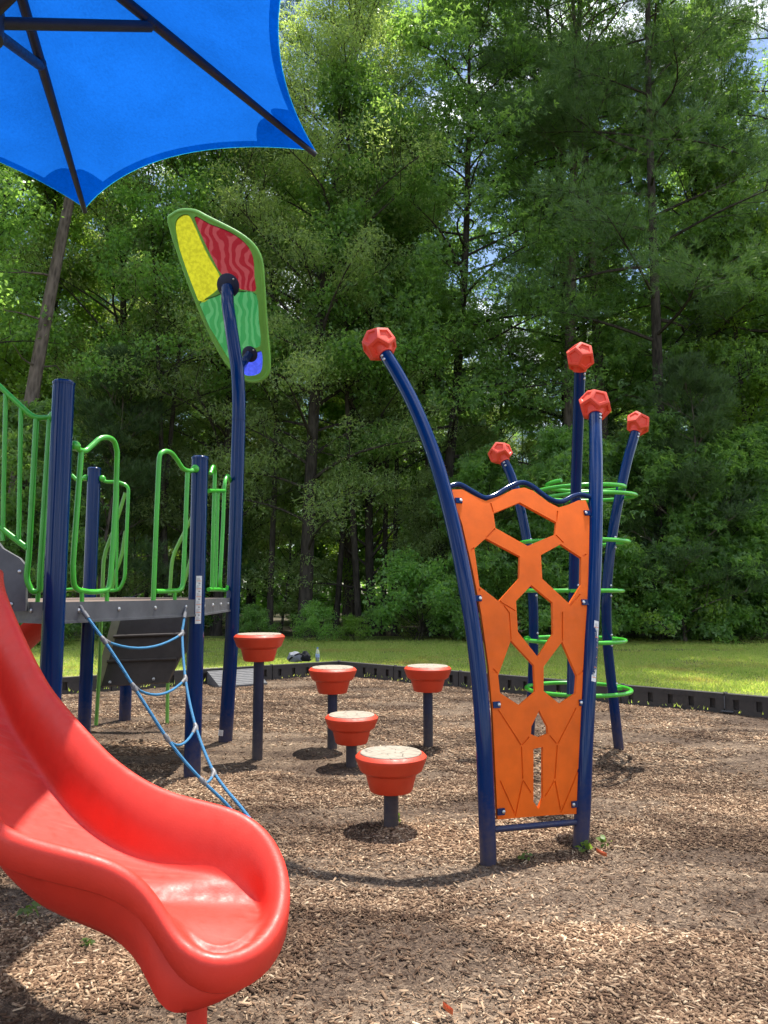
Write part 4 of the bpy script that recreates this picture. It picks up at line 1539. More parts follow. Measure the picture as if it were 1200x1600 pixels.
# top: loops that wind inward and upward
z = ringz(784)
sp_ = []
for k in range(121):
    t = k / 120
    a = R(140) + t * R(800)
    rr0 = 0.45 - 0.17 * max(0, t - 0.45) / 0.55
    sp_.append((1.80 + rr0 * math.cos(a) - 0.03 * t, 6.74 + rr0 * math.sin(a), z + 0.17 * t))
mb = MB(); mb.tube(sp_, 0.0175, 12)
mb.build('spiral_ring', M['green'], rc)

# ------------------------------------------------------------------ play platform
P1, P2_, P3_, P4_ = Vector((-1.96, 4.52, 0)), az(300, 1213, 0), az(131, 1147, 0), az(352, 1158, 0)
P5 = Vector((-3.35, 5.6, 0))
DZ = ay(307, 937, P2_.y).z
pf = thing('play_platform', 'raised play deck on blue posts with green tube rails', 'play structure', ((P1.x + P4_.x) / 2, 5.9, 0))
PR = 0.0635
def post(px, py, B, lab=None, bottom=-0.15, r=PR):
    ztop = ay(px, py, B.y).z
    mb = MB()
    mb.tube([(B.x, B.y, bottom), (B.x, B.y, ztop)], r, 28)
    o = mb.build('post', M['navy'], pf)
    q_ = MB(); q_.lathe([(r + .003, ztop - .012), (r + .003, ztop + .004), (r - .006, ztop + .014), (0.0, ztop + .017)], 28, (B.x, B.y, 0))
    q_.build('cap', M['navy'], o)
    return o, ztop
o1, _ = post(102, 599, P1)
o2, _ = post(315, 716, P2_)
o3, _ = post(147, 733, P3_)
Bk = az(195, 1125, 0)
mb = MB(); mb.tube([(Bk.x, Bk.y, -0.15), (Bk.x, Bk.y, DZ)], PR, 24); mb.build('post', M['navy'], pf)
mb = MB(); mb.tube([(P5.x, P5.y, -0.15), (P5.x, P5.y, 2.5)], PR, 24); mb.build('post', M['navy'], pf)
sticker(o2, (P2_.x, P2_.y, ay(318, 900, P2_.y).z), (P2_.x, P2_.y, ay(318, 974, P2_.y).z), 0.045, PR, (0.55, -1, 0))

# deck slab with folded grey edge beam
outl = [P1, P2_, P4_, P3_, P5]
ctr = sum(outl, Vector((0, 0, 0))) / 5
mb = MB()
def ins(p, d): return p + (ctr - p).normalized() * d
top = [ins(p, 0.02) + Vector((0, 0, DZ)) for p in outl]
bot = [ins(p, 0.02) + Vector((0, 0, DZ - 0.02)) for p in outl]
n5 = len(top)
mb.add(top + bot, [tuple(range(n5)), tuple(reversed(range(n5, 2 * n5)))] + [(i, i + n5, (i + 1) % n5 + n5, (i + 1) % n5) for i in range(n5)])
mb.build('deck', M['deck'], pf, smooth=False)
mb = MB()
for i in range(n5):
    a, b = outl[i], outl[(i + 1) % n5]
    d = (b - a).normalized()
    nrm = Vector((d.y, -d.x, 0))
    if nrm.dot(ctr - a) > 0: nrm = -nrm
    c = (a + b) / 2 + nrm * 0.012
    rot = Matrix.Rotation(math.atan2(d.y, d.x), 3, 'Z')
    Lg = (b - a).length - 2 * PR + 0.02
    mb.box(c + Vector((0, 0, DZ - 0.062)), (Lg, 0.028, 0.128), rot)
    mb.box(c + nrm * 0.004 + Vector((0, 0, DZ - 0.118)), (Lg, 0.040, 0.016), rot)
    for k in (0.12, 0.37, 0.63, 0.88):
        q = a.lerp(b, k) + nrm * 0.0265 + Vector((0, 0, DZ - 0.05))
        mb.lathe([(.014, 0), (.013, .006), (.005, .010)], 10, q, mi=1, rot=Vector((0, 0, 1)).rotation_difference(nrm).to_matrix())
mb.build('edge_beam', [M['grey_plate'], M['steel']], pf, smooth=False)

RT = 0.0175
def rail(loops, bars, clamp=None, r=RT, rb=0.0135):
    mb = MB()
    for l in loops: mb.tube(l, r, 12)
    for a, b in bars: mb.tube([a, b], rb, 10)
    for c in clamp or []: 
        blob(mb, c, 0.035, 2, amp=0.02, n=14, m=8)
    return mb.build('guard_rail', M['green'], pf)
e12 = lambda px, py: avert(px, py, P1, P2_)
e24 = lambda px, py: avert(px, py, P2_, P4_)
l_ = smooth_path([e12(116, 697), e12(124, 703), e12(134, 704), e12(146, 694), e12(157, 685), e12(170, 684), e12(179, 691), e12(183, 706)], 5) + [e12(181, 780), e12(176, 860)] + fillet([e12(173, 900), e12(170, 922), e12(150, 925)], .05) + fillet([e12(140, 925), e12(115, 921), e12(114, 880)], .06) + [e12(120, 800), e12(127, 706)]
rail([l_], [(e12(128, 924), e12(128, 945)), (e12(167, 920), e12(167, 945))], [e12(117, 697)])
l_ = smooth_path([e12(304, 734), e12(296, 736), e12(286, 732), e12(277, 719), e12(268, 708), e12(258, 705), e12(250, 711), e12(248, 728)], 5) + [e12(244, 820), e12(240, 925), e12(239, 945)]
l2 = [e12(293, 738), e12(290, 820)] + fillet([e12(287, 890), e12(285, 922), e12(262, 924), e12(243, 924)], .06)
rail([l_, l2], [(e12(273, 924), e12(273, 946))], [e12(305, 733)])
l_ = fillet([e24(329, 740), e24(333, 727), e24(336, 735), e24(334, 800), e24(331, 922)], .12)
l2 = fillet([e24(366, 764), e24(361, 756), e24(356, 740), e24(351, 752), e24(348, 830), e24(343, 922), e24(355, 922), e24(360, 900), e24(365, 770)], .12)
rail([l_, l2, [e24(326, 767), e24(351, 767)], [e24(326, 921), e24(346, 921)]], [(e24(341, 767), e24(337, 921))], [e24(367, 764)])
# rails on the far edge around the rear post
f3 = lambda px, py: ay(px, py, P3_.y)
l_ = fillet([f3(158, 748), f3(165, 753), f3(186, 753), f3(201, 760), f3(198, 830), f3(195, 905), f3(186, 922), f3(172, 923)], .10)
rail([l_], [(f3(184, 755), f3(182, 920))], [f3(160, 748)])
l_ = fillet([f3(112, 742), f3(122, 752), f3(134, 748)], .10) + [f3(134, 748)]
rail([l_, [f3(100, 922), f3(112, 921), f3(128, 922)]], [], [f3(134, 747)])
# slanting hand rails of the rear climber
f8 = lambda px, py: ay(px, py, 7.75)
def handrail(seq, yy=7.75):
    mb = MB(); mb.tube(fillet([ay(px, py, yy) for px, py in seq], .12), 0.018, 10)
    mb.build('climber_handrail', M['green_dark'], pf)
handrail([(196, 770), (180, 822), (162, 868), (160, 920), (158, 960), (156, 1040), (150, 1133)])
handrail([(300, 808), (285, 838), (269, 870), (265, 930)])
handrail([(196, 830), (190, 870), (180, 895), (175, 920)])
handrail([(304, 850), (295, 885), (284, 922)])
mb = MB(); mb.tube([ay(263, 1015, 8.1), ay(261, 1132, 8.1)], 0.018, 10); mb.build('climber_handrail', M['green_dark'], pf)

# rear climbing wall seen under the deck
wn = Vector((0, -1, 0.28)).normalized()
wp = ay(220, 1010, 7.9)
W = lambda px, py: aplane(px, py, wp, wn)
cw = MB()
pts = [W(194, 950), W(297, 950), W(297, 1010), W(280, 1028), (W(262, 1066)), W(158, 1072)]
bk = [p - wn * 0.05 for p in pts]
cw.add(pts + bk, [tuple(reversed(range(6))), tuple(range(6, 12))] + [(i, (i + 1) % 6, (i + 1) % 6 + 6, i + 6) for i in range(6)])
for py in (995, 1034):
    a, b = W(178 if py < 1000 else 168, py), W(290 if py < 1000 else 276, py - 4)
    cw.tube([a + wn * 0.01, b + wn * 0.01], 0.016, 8)
for (px, py) in ((172, 1066), (240, 1061), (205, 966), (280, 962)):
    cw.lathe([(.016, 0), (.014, .008), (.005, .012)], 10, W(px, py) + wn * 0.001, mi=1, rot=Vector((0, 0, 1)).rotation_difference(wn).to_matrix())
cwo = cw.build('climbing_wall', [M['brown_panel'], M['steel']], pf, smooth=False)
ce = MB()
e_ = [W(180, 950), W(194, 950), W(158, 1072), W(150, 1060)]
e2_ = [p - wn * 0.12 for p in e_]
e_ = [p + wn * 0.004 for p in e_]
ce.add(e_ + e2_, [(3, 2, 1, 0), (4, 5, 6, 7), (0, 1, 5, 4), (1, 2, 6, 5), (2, 3, 7, 6), (3, 0, 4, 7)])
ce.build('wall_edge', M['tan_edge'], cwo, smooth=False)

# stair at the left: dark stringer panel and sloping guard rail
YS = 4.62
S = lambda px, py: ay(px, py, YS)
sp = MB()
pts = [S(-160, 700), S(-40, 800), S(4, 857), S(30, 872), S(40, 884), S(40, 955), S(-160, 955)]
bk = [p + Vector((0, .03, 0)) for p in pts]
k_ = len(pts)
sp.add(pts + bk, [tuple(range(k_)), tuple(reversed(range(k_, 2 * k_)))] + [(i, i + k_, (i + 1) % k_ + k_, (i + 1) % k_) for i in range(k_)])
for (px, py) in ((18, 944), (31, 893)):
    sp.lathe([(.012, 0), (.011, .006), (.004, .010)], 10, S(px, py) - Vector((0, .001, 0)), mi=1, rot=Matrix.Rotation(R(90), 3, 'X'))
sp.build('stair_panel', [M['grey_plate'], M['steel']], pf, smooth=False)
top_r = smooth_path([S(-150, 460), S(-60, 545), S(0, 604), S(30, 632), S(48, 648), S(62, 653), S(84, 651)], 5)
low_r = [S(-150, 680), S(-40, 785), S(0, 824), S(43, 857)]
end_l = [S(57, 655), S(50, 780)] + fillet([S(45, 870), S(41, 905), S(50, 925), S(62, 925), S(63, 890)], .05) + [S(70, 780), S(78, 655)]
rail([top_r, low_r, end_l], [(S(9, 614), S(4, 845)), (S(33, 637), S(29, 848)), (S(-20, 585), S(-24, 800)), (S(-45, 560), S(-48, 778)), (S(60, 924), S(58, 948))], [S(84, 651)])

# ------------------------------------------------------------------ coloured leaf sign on its bent pole
YP = P4_.y
sg = thing('leaf_sign', 'tall bent blue pole carrying a tilted leaf of coloured translucent panes', 'play sign', (P4_.x, P4_.y, 0))
sn = Vector((-0.22, -0.86, -0.46)).normalized()      # the side we see
FL = ay(357, 446, 7.5)
SGp = lambda px, py, o=0.0: aplane(px, py, FL, sn) + sn * o
polepts = [P4_ - Vector((0, 0, .15)), P4_] + [ay(px, py, Y) for px, py, Y in ((362, 1000, YP), (368, 830, YP), (373, 660, YP))]
mb = MB(); mb.tube(polepts, 0.0655, 26)
po = mb.build('pole', M['navy'], sg)
mb = MB()
up_pts = smooth_path([ay(373, 662, YP), ay(373, 620, YP + .005), ay(371, 580, YP + .02), ay(366, 545, YP + .05), ay(360, 505, YP + .10), ay(356, 475, YP + .18), SGp(356, 450, 0.01)], 5)
mb.tube(up_pts, 0.0645, 24)
mb.tube([ay(373, 657, YP), ay(373, 654, YP)], 0.068, 26)
mb.build('pole_bend', M['navy'], sg)
def flange(px, py, rad):
    c = SGp(px, py, 0.006)
    rot = Vector((0, 0, 1)).rotation_difference(sn).to_matrix()
    mb = MB(); mb.lathe([(rad, 0), (rad, .010), (rad - .004, .013)], 30, c, rot=rot)
    o = mb.build('flange', M['navy_old'], sg)
    q_ = MB()
    for a in (0.4, 3.5):
        q_.lathe([(.010, .013), (.009, .018), (.004, .021)], 10, c + rot @ Vector((math.cos(a) * rad * .78, math.sin(a) * rad * .78, 0)), rot=rot)
    q_.build('bolt', M['steel'], o)
flange(357, 446, 0.122)
flange(391, 553, 0.085)
mb = MB(); mb.tube(smooth_path([SGp(392, 551, 0.01), SGp(386, 566, 0.12), ay(373, 588, YP + .04)], 5), 0.042, 20)
mb.build('brace_stub', M['navy'], sg)
outp = [(265, 347), (270, 336), (284, 329), (304, 330), (322, 339), (350, 353), (374, 366), (395, 383), (407, 405), (411, 440), (415, 500), (420, 560), (419, 580), (410, 592), (394, 595), (378, 589), (352, 563), (325, 512), (300, 452), (283, 405)]
panes = {'yellow': [(277, 349), (284, 340), (292, 338), (300, 345), (320, 395), (343, 432), (340, 448), (318, 465), (310, 466), (304, 458), (290, 415), (278, 368)],
         'red_pane': [(306, 342), (330, 352), (360, 365), (382, 382), (393, 402), (396, 430), (398, 452), (376, 449), (350, 428), (336, 405)],
         'green_pane': [(313, 478), (338, 465), (352, 460), (375, 458), (399, 462), (402, 500), (405, 538), (384, 540), (372, 560), (362, 562), (340, 525)],
         'blue_pane': [(380, 572), (384, 558), (402, 551), (408, 551), (409, 566), (406, 580), (394, 585), (383, 583)]}
def grow(P, d):
    P = [Vector(p) for p in P]
    c = sum(P, Vector((0, 0))) / len(P)
    return [tuple(p + (p - c).normalized() * d) for p in P]
for k in panes: panes[k] = grow(panes[k], 3.2 if k != 'blue_pane' else 2.0)
def fsheet(mb, out, hls, o0, o1, P, n, step=18):
    v2, fs = inset_tri(out, hls, step)
    P3 = [aplane(p.x, p.y, FL, n) for p in v2]
    fr = [p + n * o0 for p in P3]; bk = [p + n * o1 for p in P3]
    k = len(fr); ff = []
    for f in fs:
        a, b, c = fr[f[0]], fr[f[1]], fr[f[2]]
        if (b - a).cross(c - a).dot(n) < 0: f = tuple(reversed(f))
        ff.append(tuple(f))
    cnt = {(f[i], f[(i + 1) % len(f)]) for f in ff for i in range(len(f))}
    mb.add(fr + bk, ff + [tuple(i + k for i in reversed(f)) for f in ff] + [(b, a, a + k, b + k) for (a, b) in cnt if (b, a) not in cnt])
def rnd(P, n=3): 
    return [(p.x, p.y) for p in smooth_path([Vector((a, b, 0)) for a, b in P], n, True)]
fm = MB()
fsheet(fm, rnd(outp), [rnd(panes[k], 3) for k in panes], 0.012, -0.012, FL, sn)
fm.tube([SGp(x, y, 0) for x, y in rnd(outp)], 0.021, 10, closed=True)
fm.build('sign_frame', M['green_dark'], sg, smooth=True, angle=35)
for k in panes:
    c = Vector((sum(p[0] for p in panes[k]) / len(panes[k]), sum(p[1] for p in panes[k]) / len(panes[k])))
    big = [tuple(c + (Vector(p) - c) * 1.06) for p in panes[k]]
    mb = MB()
    v2, fs = inset_tri(big, [], 20)
    P3 = [aplane(p.x, p.y, FL, sn) for p in v2]
    mb.add(P3, [tuple(f) for f in fs])
    mb.build('coloured_pane', M[k], sg, smooth=False)['label'] = {'yellow': 'yellow translucent pane', 'red_pane': 'dark red swirled pane', 'green_pane': 'green patterned pane', 'blue_pane': 'small blue pane'}[k]
q_ = MB(); sticker(po, ay(350, 1139, YP), ay(349, 1148, YP), 0.055, 0.0635, (-0.2, -1, 0))
# ------------------------------------------------------------------ rope net
net = thing('rope_net', 'blue rope ladder hanging slack from the front edge of the play deck', 'rope ladder', (-1.2, 4.9, 0))
TA, TB = e12(124, 950), e12(287, 952)
GA, GB = az(388, 1300, 0.0), az(412, 1308, 0.0)
apx = [(124, 950), (140, 972), (160, 1000), (182, 1033), (207, 1073), (232, 1112), (258, 1152), (284, 1186), (314, 1219), (350, 1254)]
bpx = [(287, 952), (284, 975), (282, 990), (284, 1030), (287, 1060), (293, 1095), (303, 1135), (316, 1172), (331, 1205), (350, 1232), (372, 1258)]
def rope_pts(px, T, Gp):
    y0, y1 = px[0][1], 1305
    out = [ay(x, y, T.y + (Gp.y - T.y) * (y - y0) / (y1 - y0)) + Vector((0.02, -0.03, 0)) for x, y in px]
    return out + [Gp]
ra, rb2 = rope_pts(apx, TA, GA), rope_pts(bpx, TB, GB)
for pts in (ra, rb2):
    mb = MB(); mb.tube(smooth_path(pts, 4), 0.0095, 10); mb.build('side_rope', M['rope'], net)
rungs = [(2, 2, 26), (4, 4, 26), (6, 6, 26), (8, 8, 10)]
for ia, ib, sag in rungs:
    a, b = ra[ia], rb2[ib]
    mb = MB()
    pts = [a.lerp(b, t) - Vector((0, 0, 4 * t * (1 - t) * sag * 0.0028)) for t in [k / 10 for k in range(11)]]
    mb.tube(pts, 0.0085, 10)
    ro = mb.build('rung_rope', M['rope'], net)
    for e, f in ((a, pts[1]), (b, pts[-2])):
        q_ = MB()
        d = (f - e).normalized()
        q_.tube([e - d * 0.012, e + d * 0.012, e + d * 0.03, e + d * 0.06], [0.013, 0.015, 0.0125, 0.0105], 10)
        s_ = (ra[ia] - ra[ia - 1]) if e is a else (rb2[ib] - rb2[ib - 1])
        s_ = s_.normalized()
        q_.tube([e - s_ * 0.03, e - s_ * 0.015, e + s_ * 0.015, e + s_ * 0.03], [0.011, 0.0145, 0.0145, 0.011], 10)
        q_.build('clamp', M['alu'], ro)
for pts in (ra, rb2):
    q_ = MB()
    d = (pts[1] - pts[0]).normalized()
    q_.tube([pts[0] + d * 0.03, pts[0] + d * 0.08], 0.0145, 12)
    q_.tube([pts[0] + Vector((-.03, .03, .015)), pts[0] + Vector((0, 0, .01)), pts[0] + d * 0.03], 0.010, 8)
    q_.build('ferrule', M['alu'], net)

# ------------------------------------------------------------------ red slide
# rim control points: world position of the rim top, inset of the bed edge, wall depth, tuck of the skirt, skirt depth
def Zp(px, py, z): 
    p = az(px, py, z)
    return (p.x, p.y, z)
ctl = [((-2.62, 4.15, 1.52), .07, .24, .10, .30), ((-2.30, 3.70, 1.36), .07, .24, .10, .30), ((-1.98, 3.28, 1.18), .07, .24, .10, .29), ((-1.66, 2.88, .99), .08, .24, .10, .28),
       ((-1.40, 2.56, .85), .08, .23, .11, .27), ((-1.24, 2.38, .775), .08, .22, .12, .26),
       (Zp(0, 1292, .72), .08, .21, .12, .245), (Zp(80, 1318, .68), .08, .205, .12, .25), (Zp(140, 1332, .65), .08, .19, .11, .26), (Zp(190, 1347, .62), .07, .165, .10, .265), (Zp(225, 1372, .575), .06, .125, .02, .265),
       (Zp(248, 1405, .52), .04, .075, -.01, .275), (Zp(268, 1445, .45), .02, .025, .0, .25), (Zp(293, 1480, .405), .01, .004, .03, .19), (Zp(332, 1498, .385), .0, .0, .045, .14), (Zp(375, 1490, .38), .0, .0, .045, .14),
       (Zp(412, 1465, .39), .01, .004, .04, .12), (Zp(435, 1425, .42), .01, .03, .04, .13), (Zp(443, 1380, .47), .02, .08, .05, .16), (Zp(435, 1335, .53), .03, .13, .06, .20), (Zp(412, 1292, .60), .05, .17, .07, .25),
       (Zp(370, 1265, .645), .08, .18, .08, .27), (Zp(310, 1250, .67), .08, .20, .08, .28), (Zp(250, 1233, .70), .08, .21, .08, .28), (Zp(180, 1190, .77), .07, .215, .08, .29), (Zp(130, 1140, .85), .07, .22, .08, .29),
       (Zp(95, 1100, .93), .06, .225, .08, .29), (Zp(65, 1060, 1.02), .06, .23, .08, .29), (Zp(30, 990, 1.2), .06, .24, .08, .29), ((-1.88, 3.74, 1.385), .06, .24, .10, .30), ((-2.06, 4.05, 1.47), .06, .24, .10, .30), ((-2.24, 4.40, 1.52), .06, .24, .10, .30)]
def resample(P, N):
    d = [0]
    for i in range(1, len(P)): d.append(d[-1] + (P[i][0] - P[i - 1][0]).length)
    out = []
    j = 0
    for k in range(N):
        s = d[-1] * k / (N - 1)
        while j < len(d) - 2 and d[j + 1] < s: j += 1
        t = (s - d[j]) / max(1e-9, d[j + 1] - d[j])
        out.append([P[j][0].lerp(P[j + 1][0], t), P[j][1].lerp(P[j + 1][1], t), P[j][2].lerp(P[j + 1][2], t)])
    return out
ca = smooth_path([Vector(c[0]) for c in ctl], 8)
cb = smooth_path([Vector((c[1], c[2], 0)) for c in ctl], 8)
cc = smooth_path([Vector((c[3], c[4], 0)) for c in ctl], 8)
full = [[a, b, c] for a, b, c in zip(ca, cb, cc)]
lip = 15 * 8 - 4                                  # index of the lip's middle
NH = 90
nearh = resample(full[:lip + 1], NH + 1)
farh = resample(full[lip:], NH + 1)
U = nearh + farh[1:]
# light smoothing of the rim
for _ in range(6):
    U2 = [u[:] for u in U]
    for i in range(1, len(U) - 1):
        U2[i][0] = U[i][0] * 0.5 + (U[i - 1][0] + U[i + 1][0]) * 0.25
        U2[i][1] = U[i][1] * 0.5 + (U[i - 1][1] + U[i + 1][1]) * 0.25
        U2[i][2] = U[i][2] * 0.5 + (U[i - 1][2] + U[i + 1][2]) * 0.25
    U = U2
NU = len(U)
prof_rows = []
inw = []
for i in range(NU):
    t = U[min(i + 1, NU - 1)][0] - U[max(i - 1, 0)][0]
    t = Vector((t.x, t.y, 0)).normalized()
    inw.append(Vector((-t.y, t.x, 0)))         # the rim runs counter-clockwise, so the inside is on its left
for _ in range(10):
    inw = [inw[0]] + [(inw[i - 1] + inw[i] * 2 + inw[i + 1]).normalized() for i in range(1, NU - 1)] + [inw[-1]]
rr = 0.027
for i in range(NU):
    Rm, (wi, dr, _), (sw, sd, _) = U[i][0], U[i][1], U[i][2]
    n_ = inw[i]
    row_ = []
    Z1 = Vector((0, 0, 1))
    c = Rm - Z1 * rr                          # centre of the rolled edge
    # skirt bottom up to the roll
    Sb = Rm + n_ * sw - Z1 * sd
    a0 = Rm - n_ * (rr - .004) - Z1 * (rr + .062)
    a1 = Rm + n_ * .008 - Z1 * (rr + .074)
    for k in range(7):
        q = k / 6
        row_.append(Sb.lerp(a1, q) + n_ * (-0.012 * math.sin(math.pi * q)))
    row_.append(a0 + n_ * .010 - Z1 * .011)
    row_.append(a0 - Z1 * .004)
    row_.append(Rm - n_ * (rr + .001) - Z1 * (rr + .018))
    for k in range(9):
        a = math.pi - math.pi * 0.78 * k / 8
        row_.append(c - n_ * (-math.cos(a)) * -1 * rr * 1.0 + Z1 * math.sin(a) * rr if False else c + n_ * (math.cos(a) * rr) + Z1 * (math.sin(a) * rr))
    st = row_[-1]
    tg = (row_[-1] - row_[-2]).normalized()
    Fo = Rm + n_ * (wi + 0.055) - Z1 * dr
    hh = max(0.02, (st - Fo).length)
    c1 = st + tg * hh * 0.55
    flat = Vector((n_.x, n_.y, -0.05)).normalized()
    c2 = Fo - flat * hh * 0.26
    for k in range(1, 13):
        q = k / 12
        row_.append(st * (1 - q) ** 3 + c1 * 3 * q * (1 - q) ** 2 + c2 * 3 * q * q * (1 - q) + Fo * q ** 3)
    prof_rows.append(row_)
NPF = len(prof_rows[0])
smb = MB()
vs_, fs_ = [], []
for r_ in prof_rows: vs_ += r_
for i in range(NU - 1):
    for k in range(NPF - 1):
        fs_.append((i * NPF + k, i * NPF + k + 1, (i + 1) * NPF + k + 1, (i + 1) * NPF + k))
# bed strips between paired feet, underside strips between paired skirt edges
KB = 10
def strips(idx, flip, crown):
    base = len(vs_)
    rows = []
    for i in range(NH + 1):
        a, b = vs_[i * NPF + idx], vs_[(NU - 1 - i) * NPF + idx]
        rr_2 = []
        for k in range(KB + 1):
            if k == 0: rr_2.append(i * NPF + idx)
            elif k == KB: rr_2.append((NU - 1 - i) * NPF + idx)
            else:
                q = k / KB
                p = a.lerp(b, q) + Vector((0, 0, crown * 4 * q * (1 - q) * min(1, (a - b).length / .35)))
                vs_.append(p); rr_2.append(len(vs_) - 1)
        rows.append(rr_2)
    for i in range(NH):
        for k in range(KB):
            q = (rows[i][k], rows[i][k + 1], rows[i + 1][k + 1], rows[i + 1][k])
            q = tuple(dict.fromkeys(q))
            if len(q) > 2: fs_.append(tuple(reversed(q)) if flip else q)
strips(NPF - 1, False, -0.008)
strips(0, True, -0.02)
smb.add(vs_, fs_)
sd_ = thing('slide', 'big red moulded plastic slide curving down to its lip in the near left', 'slide', (-0.55, 2.3, 0))
slo = smb.build('chute', M['coral'], sd_, merge=True, angle=60)
SUPP = az(303, 1570, 0.2)
mb = MB(); mb.tube([(SUPP.x, SUPP.y + .04, -0.15), (SUPP.x, SUPP.y + .04, .36)], 0.030, 20)
mb.build('support_post', M['coral'], sd_)

# second red slide glimpsed behind the near post
s2 = thing('slide', 'red slide half hidden behind the nearest left post under the deck', 'slide', (-3.0, 6.5, 0))
mb = MB()
cp = smooth_path([ay(120, 950, 7.3), ay(85, 965, 7.3), ay(52, 992, 7.3), ay(10, 1030, 7.3), ay(-60, 1078, 7.35)], 6)
vs2, fs2 = [], []
for i, p in enumerate(cp):
    for k in range(13):
        a = math.pi * (1 + k / 12)
        vs2.append(p + Vector((0.05 * math.cos(a) * 0, 0.27 * math.cos(a), 0.20 * math.sin(a) + 0.1)))
    for k in range(13):
        a = math.pi * (2 - k / 12)
        vs2.append(p + Vector((0, 0.245 * math.cos(a), 0.178 * math.sin(a) + 0.1)))
for i in range(len(cp) - 1):
    for k in range(26):
        l = (k + 1) % 26
        fs2.append((i * 26 + k, i * 26 + l, (i + 1) * 26 + l, (i + 1) * 26 + k))
mb.add(vs2, fs2)
mb.build('chute', M['coral'], s2, merge=True)

# ------------------------------------------------------------------ blue shade canopy
CZ = 4.6
CA, CB = az(493, 235, CZ), az(133, 325, CZ)
mid = (CA + CB) / 2
dv = (CB - CA); q_n = Vector((-dv.y, dv.x, 0)).normalized()
CC = mid + q_n * dv.length * 0.866
CC.z = CZ + 0.80
RADC = (CA - CC); a0c = math.atan2(RADC.y, RADC.x)
Rad = math.hypot(RADC.x, RADC.y)
corners = [Vector((CC.x + Rad * math.cos(a0c + k * math.pi / 3), CC.y + Rad * math.sin(a0c + k * math.pi / 3), CZ)) for k in range(6)]
sc_ = thing('shade_canopy', 'large blue six cornered shade umbrella overhead at the top left', 'shade canopy', (CC.x, CC.y, 0))
def cpt(k, t, s, dz=0.0):
    a, b = corners[k], corners[(k + 1) % 6]
    e = a.lerp(b, t)
    inward = (Vector((CC.x, CC.y, CZ)) - (a + b) / 2).normalized()
    e = e + inward * 0.26 * 4 * t * (1 - t) + Vector((0, 0, .06 * 4 * t * (1 - t)))
    p = Vector(CC).lerp(e, s)
    p.z -= 0.10 * math.sin(math.pi * s) * 4 * t * (1 - t)
    p.z += dz
    return p
def patch(mb, k, t0, t1, s0f, s1f, dz, nt_=16, ns=14):
    v, f = [], []
    for i in range(nt_ + 1):
        t = t0 + (t1 - t0) * i / nt_
        for j in range(ns + 1):
            s = s0f(t) + (s1f(t) - s0f(t)) * j / ns
            v.append(cpt(k, t, s, dz))
    for i in range(nt_):
        for j in range(ns):
            f.append((i * (ns + 1) + j, i * (ns + 1) + j + 1, (i + 1) * (ns + 1) + j + 1, (i + 1) * (ns + 1) + j))
    mb.add(v, f)
mb = MB()
for k in range(6): patch(mb, k, 0, 1, lambda t: 0.0, lambda t: 1.0, 0.0, 20, 16)
mb.build('fabric', M['shade'], sc_, merge=True, angle=30)
mb = MB()
for k in range(6): patch(mb, k, 0, 1, lambda t: 0.966, lambda t: 1.0, -0.004, 20, 2)
mb.build('hem', M['hem'], sc_, merge=True)
for k in range(6):
    mb = MB()
    for kk, (ta, tb) in ((k, (0, .16)), ((k + 5) % 6, (.84, 1))):
        def s0(t, kk=kk):
            tt = t if t < .5 else 1 - t
            return 0.84 + 0.126 * (tt / 0.16) ** 2
        patch(mb, kk, ta, tb, s0, lambda t: 0.966, -0.005, 8, 6)
    mb.build('corner_patch', M['hem'], sc_, merge=True)
HUBZ = ay(-25, 36, CC.y).z
for k in range(6):
    c = corners[k]
    mb = MB()
    ap = Vector((CC.x, CC.y, CC.z - .06))
    cc_ = c + Vector((0, 0, -.034))
    mb.tube([ap, ap.lerp(cc_, .5), cc_ ], [0.034, 0.033, 0.020], 14)
    ro = mb.build('rib', M['dark_rib'], sc_)
    q_ = MB()
    end = ap.lerp(cc_, .43) - Vector((0, 0, .035))
    hubp = Vector((CC.x, CC.y, HUBZ))
    q_.tube([hubp, end], 0.033, 14)
    blob(q_, tuple(end + Vector((0, 0, .02))), 0.042, 1, amp=0.02, n=12, m=8)
    q_.build('strut', M['dark_rib'], sc_)
mb = MB()
mb.tube([(CC.x, CC.y, -.2), (CC.x, CC.y, CC.z + .05)], 0.075, 24)
mb.build('pole', M['dark_rib'], sc_)
mb = MB()
mb.lathe([(.11, HUBZ - .08), (.11, HUBZ + .08)], 24, (CC.x, CC.y, 0))
mb.build('hub', M['dark_rib'], sc_)
mb = MB()
mb.lathe([(.10, CC.z - .08), (.12, CC.z - .02), (.05, CC.z + .09)], 24, (CC.x, CC.y, 0))
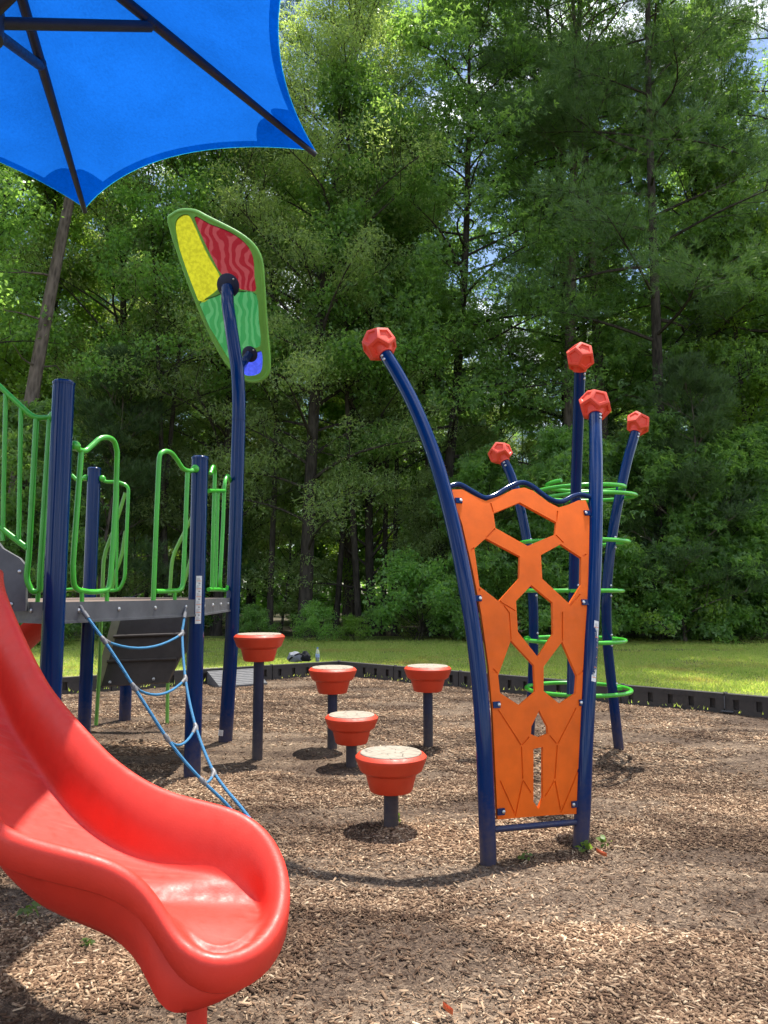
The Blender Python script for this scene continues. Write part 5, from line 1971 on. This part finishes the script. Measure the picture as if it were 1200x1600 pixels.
mb.build('top_cap', M['dark_rib'], sc_)

# ------------------------------------------------------------------ small weeds and fallen leaves in the mulch
def weed(px, py, n, s, lab, seed):
    rs = np.random.RandomState(seed)
    P = az(px, py, 0.0)
    Q = []
    for k in range(n):
        c = np.array([[P.x, P.y, 0.01]]) + rs.randn(1, 3) * np.array([s * .28, s * .28, 0]) + np.array([[0, 0, s * (0.2 + .9 * rs.rand())]])
        Q.append(leaf_quads(rs, c, s * 0.8, 'broad'))
    o = np_mesh('weed', np.concatenate(Q, 0) - np.array(P), 4, M['weed'])
    o.location = P
    tag(o, lab, 'weed', 'small weeds in the mulch')
weed(915, 1332, 16, .05, 'small green weed at the foot of the right panel pole', 1)
weed(947, 1325, 12, .045, 'yellow green sprig just right of the right panel pole', 2)
weed(618, 1283, 12, .04, 'tiny weed beside the post of the nearest stepping pod', 3)
weed(45, 1437, 14, .05, 'small bright weed under the near slide rail', 4)
weed(138, 1482, 10, .035, 'tiny weed in the sun below the slide', 5)
weed(820, 1345, 12, .035, 'low weed in the shadow of the orange panel', 7)
m_leaf = painted('dry_orange_leaf', (0.55, 0.14, 0.05), 0.7, 0.3)
for (px, py, s, lab, sd) in ((940, 1341, .028, 'curled orange leaf right of the orange panel', 1), (700, 1590, .018, 'dry orange leaf at the bottom edge of the photo', 2)):
    rs = np.random.RandomState(sd)
    P = az(px, py, 0.012)
    mb = MB()
    a = rs.rand() * 6
    v = []
    for i in range(5):
        t = i / 4
        wv_ = s * .45 * math.sin(math.pi * min(1, t * .9 + .08))
        for q in (-1, 0, 1):
            v.append(P + Vector((math.cos(a) * s * (t - .5) * 2 - math.sin(a) * q * wv_, math.sin(a) * s * (t - .5) * 2 + math.cos(a) * q * wv_, .012 + .018 * abs(q) + .015 * t * t)))
    mb.add(v, [(i * 3 + k, i * 3 + k + 1, i * 3 + k + 4, i * 3 + k + 3) for i in range(4) for k in range(2)])
    tag(mb.build('fallen_leaf', m_leaf), lab, 'leaf', 'fallen leaves')
